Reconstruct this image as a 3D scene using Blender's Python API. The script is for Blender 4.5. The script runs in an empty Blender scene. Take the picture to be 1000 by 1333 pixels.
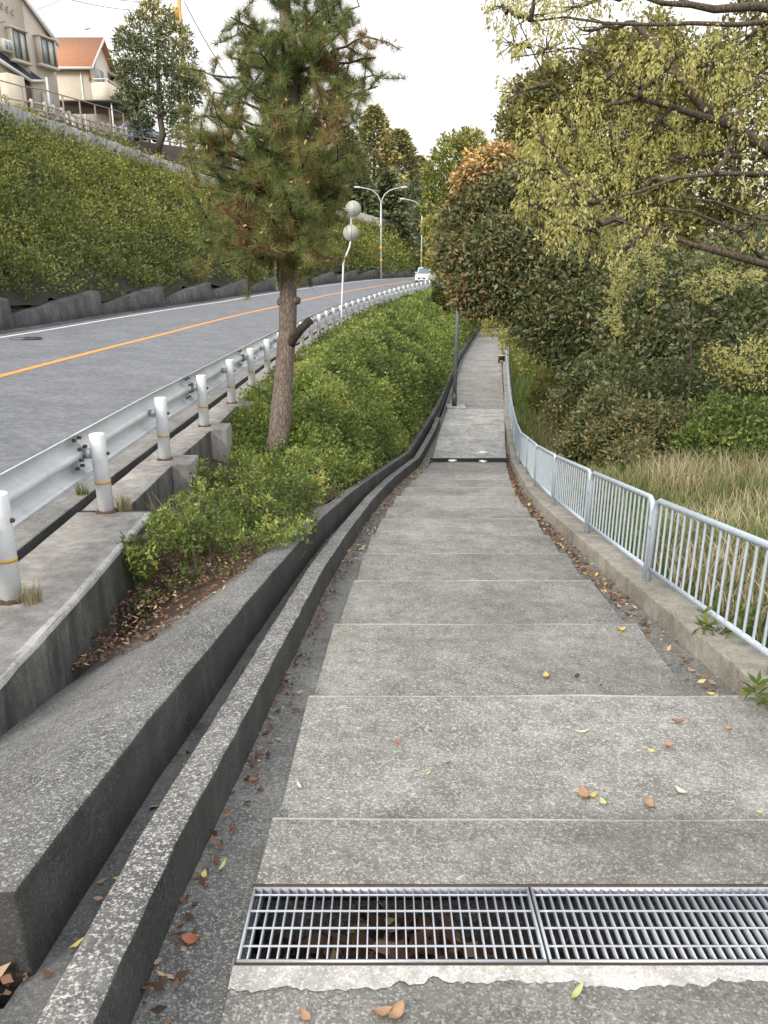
import bpy, math, random
import numpy as np
from mathutils import Vector, Matrix
R = np.random.RandomState(7)
random.seed(7)
sc = bpy.context.scene
COL = sc.collection
# ------------------------------------------------------------------ camera numbers
PITCH = math.radians(18); SP, CP = math.sin(PITCH), math.cos(PITCH)
def at(px, py, d):
    """point seen at photo pixel (px,py), d metres along the camera's axis"""
    v = (py-666.5)/1000; u = (px-500)/1000
    return np.array((u*d, d*(CP-v*SP), d*(-SP-v*CP)))

# ------------------------------------------------------------------ lay of the land
SLOPE = math.tan(math.radians(9.4)); Z0 = -1.4697
def zP(Y):
    Y = np.asarray(Y, float); zb = Z0-SLOPE*16.2
    far = np.interp(Y, [16.2, 26, 41, 90, 200, 500], [zb, zb-.45, zb-.75, zb-2.3, zb-4, zb-4])
    return np.where(Y < 16.2, Z0-SLOPE*Y, far)
def T(xs, ys):
    return lambda Y: np.interp(Y, xs, ys)
xSL = T([-6, 1.5, 3.3, 4.5, 5.65, 6.7, 7.64, 8.7, 9.7, 11, 12.5, 14, 16.5, 20, 25.3, 40.5, 71, 90, 120, 200],
        [-.45, -.40, -.37, -.32, -.24, -.19, -.13, -.03, .06, .22, .44, .67, 1.06, 1.45, 2.12, 4.13, 8.7, 14, 26, 62])
xSR = T([-6, 0, 3.25, 4.5, 5.65, 6.7, 7.6, 8.7, 9.7, 11, 13, 16.5, 20, 25.3, 40.5, 71, 90, 120, 200],
        [1.56, 1.56, 1.57, 1.63, 1.65, 1.70, 1.74, 1.82, 1.88, 1.98, 2.22, 2.7, 3.2, 4.0, 6.1, 10.7, 16.2, 28.4, 65])
xKR = T([-6, 1.9, 3, 3.6, 4.48, 5.5, 7.06, 9.45, 11, 12.5, 15.67, 17.9, 20, 23.9, 30, 40.5, 71, 90, 120, 200],
        [-.62, -.62, -.57, -.55, -.51, -.47, -.36, -.15, .02, .21, .68, 1.04, 1.36, 1.85, 2.62, 4.0, 8.55, 13.8, 25.8, 61.8])
xGW = T([-6, 1.6, 2.5, 3.2, 4, 5.5, 7.3, 9.45, 11, 13, 16.5, 19, 23, 30, 40.5, 71, 90, 120, 200],
        [-.90, -.89, -.87, -.83, -.80, -.72, -.60, -.38, -.17, .11, .62, 1.0, 1.6, 2.52, 3.9, 8.45, 13.7, 25.7, 61.7])
xRL = T([2, 3.4, 5.36, 7.4, 9.3, 10.9, 13.25, 15.7, 18.3, 22.9, 28.4, 36, 45, 71, 90, 120, 200],
        [1.92, 1.93, 1.98, 2.06, 2.15, 2.26, 2.55, 2.83, 3.16, 3.76, 4.58, 5.66, 7.05, 11.1, 16.6, 28.9, 65.5])
# guard line of the road
def xg(Y):
    Y = np.asarray(Y, float)
    a = np.interp(Y, [-40, 4.1, 6, 8, 14], [-2.15, -2.18, -2.27, -2.3, -2.3])
    b = -2.3+(np.clip(Y, 14, 75)-14)**2/410.
    s = (75-14)/205.
    c = b+np.clip(Y-75, 0, 40)*s+np.clip(Y-115, 0, 1e4)*.12
    return np.where(Y < 14, a, c)
def hd(Y):
    return np.arctan((xg(np.asarray(Y)+.5)-xg(np.asarray(Y)-.5)))
zG = T([-40, 0, 4.1, 6, 8, 15, 23, 40, 60, 75, 100, 160, 500], [-1.6, -1.82, -1.88, -1.94, -1.97, -2.08, -2.18, -2.22, -2.02, -1.85, -1.95, -2.4, -4])
def rd(Y, o, dz=0.):
    """points at offset o (right positive) from the guard line, at road level + dz"""
    Y = np.asarray(Y, float); h = hd(Y)
    return np.stack([xg(Y)+o*np.cos(h), Y-o*np.sin(h), zG(Y)-.06+dz+.042*np.clip(-o, 0, 9)+0*Y], -1)
tC = T([-40, 30, 45, 60, 98, 140, 500], [8.6, 8.4, 8.0, 7.0, 5.4, 4.6, 4.6])

# ------------------------------------------------------------------ tools
def vnoise(x, y, seed=0):
    r = np.random.RandomState(seed); g = r.rand(64, 64)
    xi = np.floor(x).astype(int); yi = np.floor(y).astype(int); fx = x-xi; fy = y-yi
    fx = fx*fx*(3-2*fx); fy = fy*fy*(3-2*fy)
    a = g[xi % 64, yi % 64]; b = g[(xi+1) % 64, yi % 64]; c = g[xi % 64, (yi+1) % 64]; d = g[(xi+1) % 64, (yi+1) % 64]
    return (a*(1-fx)+b*fx)*(1-fy)+(c*(1-fx)+d*fx)*fy

def link(o, parent=None):
    COL.objects.link(o)
    if parent is not None:
        o.parent = parent
        o.matrix_parent_inverse = Matrix.Translation(-Vector(parent.location)) if not parent.get('_local') else Matrix()
    return o
def tag(o, label=None, cat=None, group=None, kind=None):
    if label: o['label'] = label
    if cat: o['category'] = cat
    if group: o['group'] = group
    if kind: o['kind'] = kind
    return o
def empty(name, loc=(0, 0, 0), label=None, cat=None, group=None):
    o = bpy.data.objects.new(name, None); o.empty_display_size = .1; o.location = [float(c) for c in loc]
    COL.objects.link(o); tag(o, label, cat, group); return o

def np_mesh(name, V, F, mats, midx=None, tint=None, smooth=False):
    V = np.asarray(V, np.float32); me = bpy.data.meshes.new(name)
    if isinstance(F, np.ndarray):
        n, k = F.shape; flat = F.ravel().astype(np.int32); start = np.arange(0, n*k, k, dtype=np.int32); tot = np.full(n, k, np.int32)
    else:
        n = len(F); tot = np.array([len(f) for f in F], np.int32); start = np.concatenate([[0], np.cumsum(tot)[:-1]]).astype(np.int32)
        flat = np.array([i for f in F for i in f], np.int32)
    me.vertices.add(len(V)); me.vertices.foreach_set('co', V.ravel())
    me.loops.add(len(flat)); me.loops.foreach_set('vertex_index', flat)
    me.polygons.add(n); me.polygons.foreach_set('loop_start', start); me.polygons.foreach_set('loop_total', tot)
    if midx is not None: me.polygons.foreach_set('material_index', np.asarray(midx, np.int32))
    if smooth: me.polygons.foreach_set('use_smooth', np.ones(n, bool))
    for m in (mats if isinstance(mats, (list, tuple)) else [mats]): me.materials.append(m)
    if tint is not None:
        a = me.attributes.new('tint', 'FLOAT', 'FACE'); a.data.foreach_set('value', np.asarray(tint, np.float32))
    me.update(calc_edges=True); me.validate()
    return me
def mobj(name, V, F, mats, parent=None, **k):
    return link(bpy.data.objects.new(name, np_mesh(name, V, F, mats, **k)), parent)

class MB:
    def __init__(s): s.V = []; s.F = []; s.M = []; s.m = 0
    def add(s, V, F):
        b = len(s.V); s.V += [tuple(float(c) for c in v) for v in V]
        s.F += [tuple(b+i for i in f) for f in F]; s.M += [s.m]*len(F)
    def box(s, c, sz, rz=0., M=None):
        x, y, z = [a/2 for a in sz]
        V = [(-x, -y, -z), (x, -y, -z), (x, y, -z), (-x, y, -z), (-x, -y, z), (x, -y, z), (x, y, z), (-x, y, z)]
        co, si = math.cos(rz), math.sin(rz)
        V = [(a*co-b*si+c[0], a*si+b*co+c[1], e+c[2]) for a, b, e in V]
        if M is not None: V = [tuple(M @ Vector(v)) for v in V]
        s.add(V, [(3, 2, 1, 0), (4, 5, 6, 7), (0, 1, 5, 4), (1, 2, 6, 5), (2, 3, 7, 6), (3, 0, 4, 7)])
    def tube(s, P, r, n=8, caps=True):
        P = np.asarray(P, float); k = len(P); r = np.ones(k)*r
        t = np.gradient(P, axis=0); t /= np.linalg.norm(t, axis=1)[:, None]+1e-9
        up = np.array((0, 0, 1.)) if abs(t[0][2]) < .9 else np.array((1., 0, 0))
        u = np.cross(up, t[0]); u = u/np.linalg.norm(u) if np.linalg.norm(u) > 1e-6 else np.array((1., 0, 0)); V = []
        for i in range(k):
            u = u-t[i]*np.dot(u, t[i]); u /= np.linalg.norm(u)+1e-9; w = np.cross(t[i], u)
            for j in range(n):
                a = 2*math.pi*j/n; V.append(P[i]+r[i]*(math.cos(a)*u+math.sin(a)*w))
        F = [(i*n+j, i*n+(j+1) % n, (i+1)*n+(j+1) % n, (i+1)*n+j) for i in range(k-1) for j in range(n)]
        if caps: F += [tuple(range(n))[::-1], tuple((k-1)*n+j for j in range(n))]
        s.add(V, F)
    def prism(s, poly, axis, a, b):
        """poly in the two other axes extruded along axis from a to b"""
        n = len(poly)
        def mk(p, h): q = list(p); q.insert(axis, h); return q
        V = [mk(p, a) for p in poly]+[mk(p, b) for p in poly]
        s.add(V, [tuple(range(n))[::-1], tuple(range(n, 2*n))]+[(i, (i+1) % n, n+(i+1) % n, n+i) for i in range(n)])
    def build(s, name, mats, parent=None, smooth=False, bevel=0, M=None):
        V = s.V if M is None else [tuple(M @ Vector(v)) for v in s.V]
        o = mobj(name, np.array(V), s.F, mats, parent, midx=s.M, smooth=smooth)
        if bevel:
            b = o.modifiers.new('b', 'BEVEL'); b.width = bevel; b.segments = 2; b.limit_method = 'ANGLE'
        return o

def loft(name, rails, mats, closed=False, caps=False, parent=None, smooth=False, rows=None, jit=0., bevel=0):
    rails = [np.asarray(r, float) for r in rails]; k = len(rails); n = len(rails[0])
    V = np.concatenate(rails)
    if jit: V = V+R.normal(0, jit, V.shape)
    F = []; M = []
    for a in range(k if closed else k-1):
        b = (a+1) % k
        for i in range(n-1): F.append((a*n+i, b*n+i, b*n+i+1, a*n+i+1)); M.append(rows[a] if rows else 0)
    if caps:
        F.append(tuple(a*n for a in range(k))[::-1]); F.append(tuple(a*n+n-1 for a in range(k))); M += [rows[0] if rows else 0]*2
    o = mobj(name, V, F, mats, parent, midx=M, smooth=smooth)
    if bevel:
        b = o.modifiers.new('b', 'BEVEL'); b.width = bevel; b.segments = 2; b.limit_method = 'ANGLE'; b.angle_limit = math.radians(50)
    return o
def xyz(X, Y, Z):
    Y = np.asarray(Y, float); return np.stack([X+0*Y, Y, Z+0*Y], -1)

# ------------------------------------------------------------------ materials
class NT:
    def __init__(s, name):
        s.m = bpy.data.materials.new(name); s.m.use_nodes = True; s.t = s.m.node_tree; s.n = s.t.nodes
        s.b = s.n['Principled BSDF']; s.tc = s.n.new('ShaderNodeTexCoord')
    def L(s, a, b): s.t.links.new(a, b)
    def noise(s, scale, detail=4, rough=.6, vec=None, stretch=None):
        x = s.n.new('ShaderNodeTexNoise'); x.inputs['Scale'].default_value = scale; x.inputs['Detail'].default_value = detail
        x.inputs['Roughness'].default_value = rough; v = vec or s.tc.outputs['Object']
        if stretch:
            mp = s.n.new('ShaderNodeMapping'); mp.inputs['Scale'].default_value = stretch; s.L(v, mp.inputs[0]); v = mp.outputs[0]
        s.L(v, x.inputs['Vector']); return x.outputs[0]
    def ramp(s, f, stops, interp='LINEAR'):
        r = s.n.new('ShaderNodeValToRGB'); r.color_ramp.interpolation = interp
        e = r.color_ramp.elements
        while len(e) < len(stops): e.new(.5)
        for k, (p, c) in enumerate(stops):
            e[k].position = p; e[k].color = (*(c if hasattr(c, '__len__') else (c, c, c)), 1)
        s.L(f, r.inputs[0]); return r.outputs[0]
    def mix(s, f, a, b, mode='MIX'):
        x = s.n.new('ShaderNodeMix'); x.data_type = 'RGBA'; x.blend_type = mode
        for sock, v in ((x.inputs[0], f), (x.inputs[6], a), (x.inputs[7], b)):
            if isinstance(v, (int, float)): sock.default_value = v
            elif isinstance(v, tuple): sock.default_value = (*v, 1)
            else: s.L(v, sock)
        return x.outputs[2]
    def bump(s, h, st=.3, dist=.01):
        b = s.n.new('ShaderNodeBump'); b.inputs['Strength'].default_value = st; b.inputs['Distance'].default_value = dist
        s.L(h, b.inputs['Height']); s.L(b.outputs[0], s.b.inputs['Normal'])
    def fin(s, col, rough=.85, metal=0., spec=.35):
        if isinstance(col, tuple): s.b.inputs['Base Color'].default_value = (*col, 1)
        else: s.L(col, s.b.inputs['Base Color'])
        s.b.inputs['Roughness'].default_value = rough; s.b.inputs['Metallic'].default_value = metal
        s.b.inputs['Specular IOR Level'].default_value = spec
        return s.m

def concrete(name, c1, c2, speck=.5, light=(.62, .61, .58), dark=(.05, .05, .05), fine=75, bump=.5, moss=0., streak=0., edge=False):
    t = NT(name)
    big = t.ramp(t.noise(1.3, 6, .65), [(.35, c1), (.65, c2)])
    med = t.ramp(t.noise(9, 5, .7), [(.38, .72), (.62, 1.15)])
    col = t.mix(1., big, med, 'MULTIPLY')
    vo = t.n.new('ShaderNodeTexVoronoi'); vo.inputs['Scale'].default_value = fine*2.6; t.L(t.tc.outputs['Object'], vo.inputs['Vector'])
    sx_ = t.n.new('ShaderNodeSeparateColor'); t.L(vo.outputs['Color'], sx_.inputs[0])
    col = t.mix(t.ramp(sx_.outputs[0], [(.66, 0.), (.97, speck*.85)]), col, light)
    col = t.mix(t.ramp(sx_.outputs[1], [(.68, 0.), (.97, speck*.8)]), col, dark)
    f1 = t.noise(fine, 3, .75)
    col = t.mix(t.ramp(f1, [(.28, speck), (.45, 0.)]), col, dark)
    f2 = t.noise(fine*.8, 2, .8, stretch=(1, 1.15, .9))
    col = t.mix(t.ramp(f2, [(.57, 0.), (.68, speck)]), col, light)
    if edge:
        tn = t.n.new('ShaderNodeAttribute'); tn.attribute_name = 'tone'; col = t.mix(1., col, tn.outputs['Color'], 'MULTIPLY')
        col = t.mix(t.ramp(t.noise(.9, 7, .72, stretch=(1, .7, 1)), [(.47, 0.), (.66, .55)]), col, (.075, .072, .062))
        at_ = t.n.new('ShaderNodeAttribute'); at_.attribute_name = 'along'
        sm = t.n.new('ShaderNodeMath'); sm.operation = 'MULTIPLY_ADD'; t.L(t.noise(7, 5, .7), sm.inputs[0]); sm.inputs[1].default_value = .16; t.L(at_.outputs['Fac'], sm.inputs[2])
        col = t.mix(t.ramp(sm.outputs[0], [(.06, .7), (.24, 0.)]), col, (.06, .058, .05))
        sm2 = t.n.new('ShaderNodeMath'); sm2.operation = 'MULTIPLY_ADD'; t.L(t.noise(30, 4, .7), sm2.inputs[0]); sm2.inputs[1].default_value = .02; t.L(at_.outputs['Fac'], sm2.inputs[2])
        col = t.mix(t.ramp(sm2.outputs[0], [(.987, 0.), (1.0, .6)]), col, (.56, .55, .52))
    if streak:
        col = t.mix(t.ramp(t.noise(2.2, 5, .7, stretch=(2.5, 2.5, .35)), [(.42, 0.), (.62, streak)]), col, (.035, .036, .034))
    if moss:
        col = t.mix(t.ramp(t.noise(1.1, 6, .75), [(.5, 0.), (.68, moss)]), col, (.075, .06, .035))
    t.bump(f1, bump, .006)
    return t.fin(col, .88)

M_path = concrete('path_concrete', (.185, .182, .17), (.265, .26, .243), .56, moss=.35, fine=66, edge=True, light=(.62, .61, .59))
M_strip = concrete('gutter_strip_concrete', (.095, .096, .093), (.165, .165, .157), .55, moss=.5, light=(.45, .45, .43))
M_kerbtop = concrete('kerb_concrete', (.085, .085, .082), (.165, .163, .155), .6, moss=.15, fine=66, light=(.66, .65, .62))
M_kerbface = concrete('stained_shaded_concrete', (.018, .0185, .019), (.064, .064, .062), .4, light=(.16, .16, .15), streak=.6)  # real staining, with the shade on these faces also put into the colour
M_channel = concrete('channel_concrete', (.075, .078, .08), (.13, .13, .13), .35, light=(.35, .35, .33))
M_slab = concrete('slab_concrete', (.075, .077, .076), (.16, .16, .155), .55, moss=.15, light=(.55, .54, .52))
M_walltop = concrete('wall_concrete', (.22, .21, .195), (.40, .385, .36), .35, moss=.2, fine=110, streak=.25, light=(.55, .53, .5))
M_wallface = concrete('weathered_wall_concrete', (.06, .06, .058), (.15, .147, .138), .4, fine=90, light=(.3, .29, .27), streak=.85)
M_rkerb = concrete('old_kerb_concrete', (.2, .185, .155), (.34, .32, .28), .45, moss=.45, light=(.5, .48, .44))
M_farwall = concrete('dark_block_concrete', (.045, .046, .048), (.13, .13, .125), .3, fine=30, streak=.6, light=(.2, .2, .2))
M_rim = concrete('mortar_rim', (.27, .265, .25), (.52, .51, .49), .5, light=(.72, .71, .7), dark=(.2, .19, .18))
M_asphalt = concrete('asphalt', (.135, .143, .162), (.19, .198, .218), .18, fine=60, light=(.3, .3, .31), bump=.2)
M_roadedge = concrete('road_edge_concrete', (.15, .15, .145), (.27, .265, .25), .4, light=(.4, .4, .38))

def simple(name, c, rough=.6, metal=0., var=.15, scale=8, bump=0, dirt=0., dirtc=(.12, .09, .06), spec=.4):
    t = NT(name); n = t.noise(scale, 5, .65)
    col = t.mix(1., c, t.ramp(n, [(.3, 1-var), (.7, 1+var*.6)]), 'MULTIPLY')
    if dirt: col = t.mix(t.ramp(t.noise(scale*2.3, 6, .75), [(.52, 0.), (.7, dirt)]), col, dirtc)
    if bump: t.bump(n, bump, .01)
    return t.fin(col, rough, metal, spec)
M_white = simple('white_post_paint', (.74, .77, .81), .4, 0, .10, 5, dirt=.38, dirtc=(.36, .30, .24))
M_galv = simple('galvanised_steel', (.5, .53, .57), .38, .55, .12, 14, dirt=.15)
M_beam = simple('galvanised_beam', (.66, .69, .73), .38, .08, .12, 3, dirt=.35, dirtc=(.34, .32, .29))
M_rail = simple('pale_blue_paint', (.42, .49, .57), .45, .05, .12, 10, dirt=.4, dirtc=(.25, .23, .2))
M_grate = simple('grating_steel', (.40, .43, .475), .4, .25, .12, 10, dirt=.3, dirtc=(.2, .14, .1))
M_rust = simple('rusty_steel', (.09, .055, .04), .8, .2, .3, 30)
M_band = simple('yellow_band', (.62, .36, .06), .6, 0, .1, 20)
M_bolt = simple('dark_bolt', (.16, .13, .11), .6, .4, .2, 30)
M_soil = simple('soil', (.075, .05, .035), .95, 0, .4, 9, bump=.8, dirt=.6, dirtc=(.15, .075, .045))
M_bark = None
M_lamp = simple('lamp_pole_grey', (.55, .57, .58), .45, .3, .06, 5)
M_green = simple('dark_green_pole', (.05, .085, .085), .45, .1, .1, 6)
M_cream = simple('cream_render', (.66, .60, .50), .9, 0, .06, 2)
M_beige = simple('beige_render', (.58, .53, .45), .9, 0, .08, 2)
M_brownish = simple('taupe_render', (.49, .43, .36), .9, 0, .08, 2)
M_orange = simple('orange_roof', (.43, .205, .115), .85, 0, .15, 5)
M_blue = simple('slate_blue_roof', (.045, .06, .09), .6, 0, .15, 5)
M_trim = simple('white_trim', (.75, .75, .74), .5, 0, .04, 4)
M_fence = simple('off_white_fence_paint', (.46, .44, .41), .6, 0, .1, 4)
M_glass = simple('window_glass', (.35, .38, .40), .12, 0, .25, 1.2, spec=.6)
M_curtain = simple('curtain_pane', (.62, .62, .58), .3, 0, .2, 2)
M_door = simple('brown_door', (.11, .055, .035), .5, 0, .2, 9)
M_darkroof = simple('carport_roof', (.12, .12, .12), .5, 0, .15, 4)
M_plank = None
M_brownpole = simple('brown_pole', (.30, .23, .18), .6, 0, .15, 6)
M_carpaint = simple('white_car_paint', (.72, .74, .76), .25, 0, .03, 2, spec=.6)
M_tyre = simple('tyre_rubber', (.02, .02, .02), .8)
M_carglass = simple('car_glass', (.10, .16, .22), .06, 0, .1, 2, spec=.8)
M_headlight = simple('headlight_lens', (.7, .72, .72), .1, 0, .1, 12, spec=.8)
M_black = simple('black_plastic', (.02, .02, .022), .6)
M_orangelamp = simple('amber_lens', (.6, .2, .03), .3)
M_signback = simple('sign_back_grey', (.40, .40, .37), .6, 0, .04, 2)
M_pole = simple('sunlit_tinted_pole', (.55, .36, .12), .7, 0, .1, 3)  # concrete pole; the ochre base colour stands in for low sunlight
M_wire = simple('black_cable', (.03, .03, .035), .6)
M_wood = simple('dark_wood', (.055, .035, .025), .7, 0, .3, 12)
M_woodtop = simple('pale_wood', (.5, .38, .24), .7, 0, .15, 12)
M_paper = simple('white_scrap', (.8, .8, .8), .8, 0, .05, 8)
M_line = simple('white_line_paint', (.66, .67, .68), .7, 0, .1, 5, dirt=.35, dirtc=(.2, .2, .21))
M_yline = simple('orange_line_paint', (.75, .30, .06), .7, 0, .1, 5, dirt=.3, dirtc=(.2, .14, .1))
M_iron = simple('cast_iron', (.05, .05, .052), .5, .4, .2, 30, bump=.5)
M_bird = simple('bird_feathers', (.08, .08, .09), .8)
M_tan = simple('dry_leaf', (.30, .16, .085), .8, 0, .3, 30)

def bark(name, c1, c2, sc=14, st=(1, 1, .28)):
    t = NT(name); n = t.noise(sc, 6, .7, stretch=st)
    v = t.n.new('ShaderNodeTexVoronoi'); v.inputs['Scale'].default_value = sc*1.1; v.feature = 'DISTANCE_TO_EDGE'
    mp = t.n.new('ShaderNodeMapping'); mp.inputs['Scale'].default_value = (1, 1, .26); t.L(t.tc.outputs['Object'], mp.inputs[0]); t.L(mp.outputs[0], v.inputs['Vector'])
    col = t.mix(t.ramp(v.outputs['Distance'], [(.0, .55), (.12, 0.)]), t.ramp(n, [(.3, c1), (.7, c2)]), tuple(a*.35 for a in c1))
    t.bump(t.mix(.6, t.ramp(v.outputs['Distance'], [(.0, 0.), (.2, 1.)]), n), .9, .02)
    return t.fin(col, .95)
M_pinebark = bark('pine_bark', (.10, .078, .065), (.24, .195, .165), 24)
M_darkbark = bark('dark_bark', (.03, .024, .02), (.07, .055, .045), 18)
M_twig = bark('twig_bark', (.06, .045, .035), (.15, .12, .095), 18)

def plankmat():
    t = NT('weathered_boards')
    n = t.noise(5, 6, .7, stretch=(1, 1, .12)); n2 = t.noise(1.2, 4)
    col = t.mix(1., t.ramp(n, [(.3, (.16, .16, .17)), (.7, (.5, .5, .5))]), t.ramp(n2, [(.3, .6), (.7, 1.1)]), 'MULTIPLY')
    return t.fin(col, .9)
M_plank = plankmat()

def leafmat(name, stops, trans=.25, rough=.55, spec=.3):
    t = NT(name)
    a = t.n.new('ShaderNodeAttribute'); a.attribute_name = 'tint'
    c = t.ramp(a.outputs['Fac'], stops); t.fin(c, rough, 0, spec)
    if trans:
        tr = t.n.new('ShaderNodeBsdfTranslucent'); t.L(t.mix(.35, c, (.35, .4, .05)), tr.inputs[0])
        mx = t.n.new('ShaderNodeMixShader'); mx.inputs[0].default_value = trans
        t.L(t.b.outputs[0], mx.inputs[1]); t.L(tr.outputs[0], mx.inputs[2]); t.L(mx.outputs[0], t.n['Material Output'].inputs[0])
    return t.m
L_azalea = leafmat('azalea_leaves', [(0, (.045, .06, .022)), (.3, (.088, .13, .036)), (.62, (.175, .235, .058)), (.86, (.34, .40, .10)), (1, (.46, .30, .11))], .22)
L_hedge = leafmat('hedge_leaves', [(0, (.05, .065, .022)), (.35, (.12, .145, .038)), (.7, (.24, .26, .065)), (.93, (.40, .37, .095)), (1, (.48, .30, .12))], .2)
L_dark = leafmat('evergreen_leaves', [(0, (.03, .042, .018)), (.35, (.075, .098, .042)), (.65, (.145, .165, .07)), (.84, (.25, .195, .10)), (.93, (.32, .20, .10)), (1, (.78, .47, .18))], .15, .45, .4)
L_olive = leafmat('olive_leaves', [(0, (.07, .07, .025)), (.5, (.17, .16, .055)), (.85, (.33, .28, .10)), (1, (.45, .28, .11))], .3)
L_young = leafmat('young_leaves', [(0, (.22, .22, .07)), (.5, (.46, .43, .15)), (1, (.66, .62, .28))], .4)
L_pine = leafmat('pine_needles', [(0, (.05, .075, .028)), (.4, (.12, .16, .05)), (.75, (.24, .26, .085)), (.9, (.24, .14, .07)), (1, (.18, .09, .05))], .15)
L_conifer = leafmat('conifer_needles', [(0, (.06, .085, .055)), (.5, (.13, .16, .085)), (.85, (.27, .26, .11)), (1, (.50, .37, .13))], .12)
L_grass = leafmat('dry_grass', [(0, (.10, .15, .04)), (.25, (.22, .22, .10)), (.4, (.30, .26, .16)), (.7, (.42, .36, .24)), (1, (.62, .55, .40))], .25)
L_green = leafmat('green_grass', [(0, (.05, .09, .02)), (.5, (.1, .15, .035)), (1, (.24, .24, .08))], .25)
L_litter = leafmat('leaf_litter', [(0, (.035, .022, .016)), (.4, (.10, .05, .033)), (.7, (.20, .115, .07)), (.92, (.42, .31, .21)), (1, (.5, .42, .14))], .0, .8)
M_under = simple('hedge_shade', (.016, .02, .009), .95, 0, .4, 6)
M_turf = simple('turf', (.085, .10, .04), .95, 0, .4, 4, bump=.5, dirt=.6, dirtc=(.14, .11, .06))

# ------------------------------------------------------------------ leaves
def unit(n, up=0., r=R):
    v = r.normal(0, 1, (n, 3)); v[:, 2] += up; return v/np.linalg.norm(v, axis=1)[:, None]
def leaves(P, A, size, ratio=.45, N=None):
    """leaf blades (bent diamond quads): P base, A long axis, size length"""
    n = len(P); B = np.cross(A, unit(n) if N is None else N); B /= np.linalg.norm(B, axis=1)[:, None]+1e-9
    C = np.cross(A, B); s = size[:, None]
    V = np.empty((n, 4, 3)); V[:, 0] = P; V[:, 1] = P+A*s*.5+B*s*ratio*.5+C*s*.08; V[:, 2] = P+A*s; V[:, 3] = P+A*s*.5-B*s*ratio*.5+C*s*.08
    return V.reshape(-1, 3), np.arange(n*4).reshape(n, 4)
class Foliage:
    def __init__(s): s.V = []; s.F = []; s.T = []; s.k = 0
    def add(s, V, F, t): s.V.append(V); s.F.append(F+s.k); s.T.append(t); s.k += len(V)
    def build(s, name, mat, parent=None):
        return mobj(name, np.concatenate(s.V), np.concatenate(s.F), mat, parent, tint=np.clip(np.concatenate(s.T), 0, 1))
def blob_leaves(fo, c, r, n, size, tint=.5, tv=.22, clump=12, up=.2, droop=0., squash=1., ratio=.45, fill=.55, cs=.2, cz=1., tmax=1.):
    m = max(1, n//clump)
    u = unit(m, up); rad = r*(fill+(1-fill)*R.rand(m)**.5)
    C = c+u*rad[:, None]*np.array((1, 1, squash)); ct = tint+R.normal(0, tv*.6, m)
    P = np.repeat(C, clump, 0); k = len(P); P = P+R.normal(0, r*cs*.5, (k, 3))*np.array((1, 1, cz))
    A = unit(k, .25)+np.repeat(u, clump, 0)*.6; A[:, 2] -= droop; A /= np.linalg.norm(A, axis=1)[:, None]
    V, F = leaves(P, A, size*R.uniform(.45, 1.35, k), ratio)
    fo.add(V, F, np.minimum(np.repeat(ct, clump)+R.normal(0, tv*.6, k), tmax-.12*R.rand(k)))

def limb(mb, a, b, r0, r1, n=6, wob=.08, seg=6, sag=0.):
    a = np.asarray(a, float); b = np.asarray(b, float); t = np.linspace(0, 1, seg+1)[:, None]
    P = a+(b-a)*t; L = np.linalg.norm(b-a)
    P[1:-1] += R.normal(0, wob*L/seg, (seg-1, 3)); P[:, 2] += sag*L*np.sin(t[:, 0]*math.pi)
    mb.tube(P, np.linspace(r0, r1, seg+1), n); return P

def tree(name, label, base, trunk, blobs, leaf, n, mat, barkmat, r0=.2, group=None, cat='tree', tint=.45, limbs=(), droop=0., ratio=.45, twigs=0, clump=12, up=.2, fill=.5, cs=.2, cz=1.):
    e = empty(name, base, label, cat, group)
    mb = MB(); T_ = np.array([base]+[np.asarray(p) for p in trunk], float)
    mb.tube(T_, np.linspace(r0, r0*.35, len(T_)), 10)
    for L_ in limbs: mb.tube(np.array(L_[0]), np.linspace(L_[1], L_[2], len(L_[0])), 8)
    src = np.concatenate([T_]+[np.array(L_[0]) for L_ in limbs])
    fo = Foliage()
    for b in blobs:
        c = np.asarray(b[0]); r = b[1]; tb = tint+(b[2] if len(b) > 2 else 0); dn = b[3] if len(b) > 3 else 1.
        q = src[np.argmin(np.linalg.norm(src-c, axis=1)+np.maximum(0, src[:, 2]-c[2])*1.5)]
        P = limb(mb, q, c, r0*.22, r0*.06, 5, .15)
        for _ in range(twigs):
            w = unit(1, .1)[0]; limb(mb, P[R.randint(3, len(P))], c+w*r*R.uniform(.6, 1.05), r0*.06, .004, 4, .12, 4)
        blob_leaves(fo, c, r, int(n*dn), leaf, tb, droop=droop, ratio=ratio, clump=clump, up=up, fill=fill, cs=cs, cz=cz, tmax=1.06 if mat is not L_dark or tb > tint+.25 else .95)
    mb.build('trunk', barkmat, e, smooth=True)
    fo.build('crown', mat, e)
    return e

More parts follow.
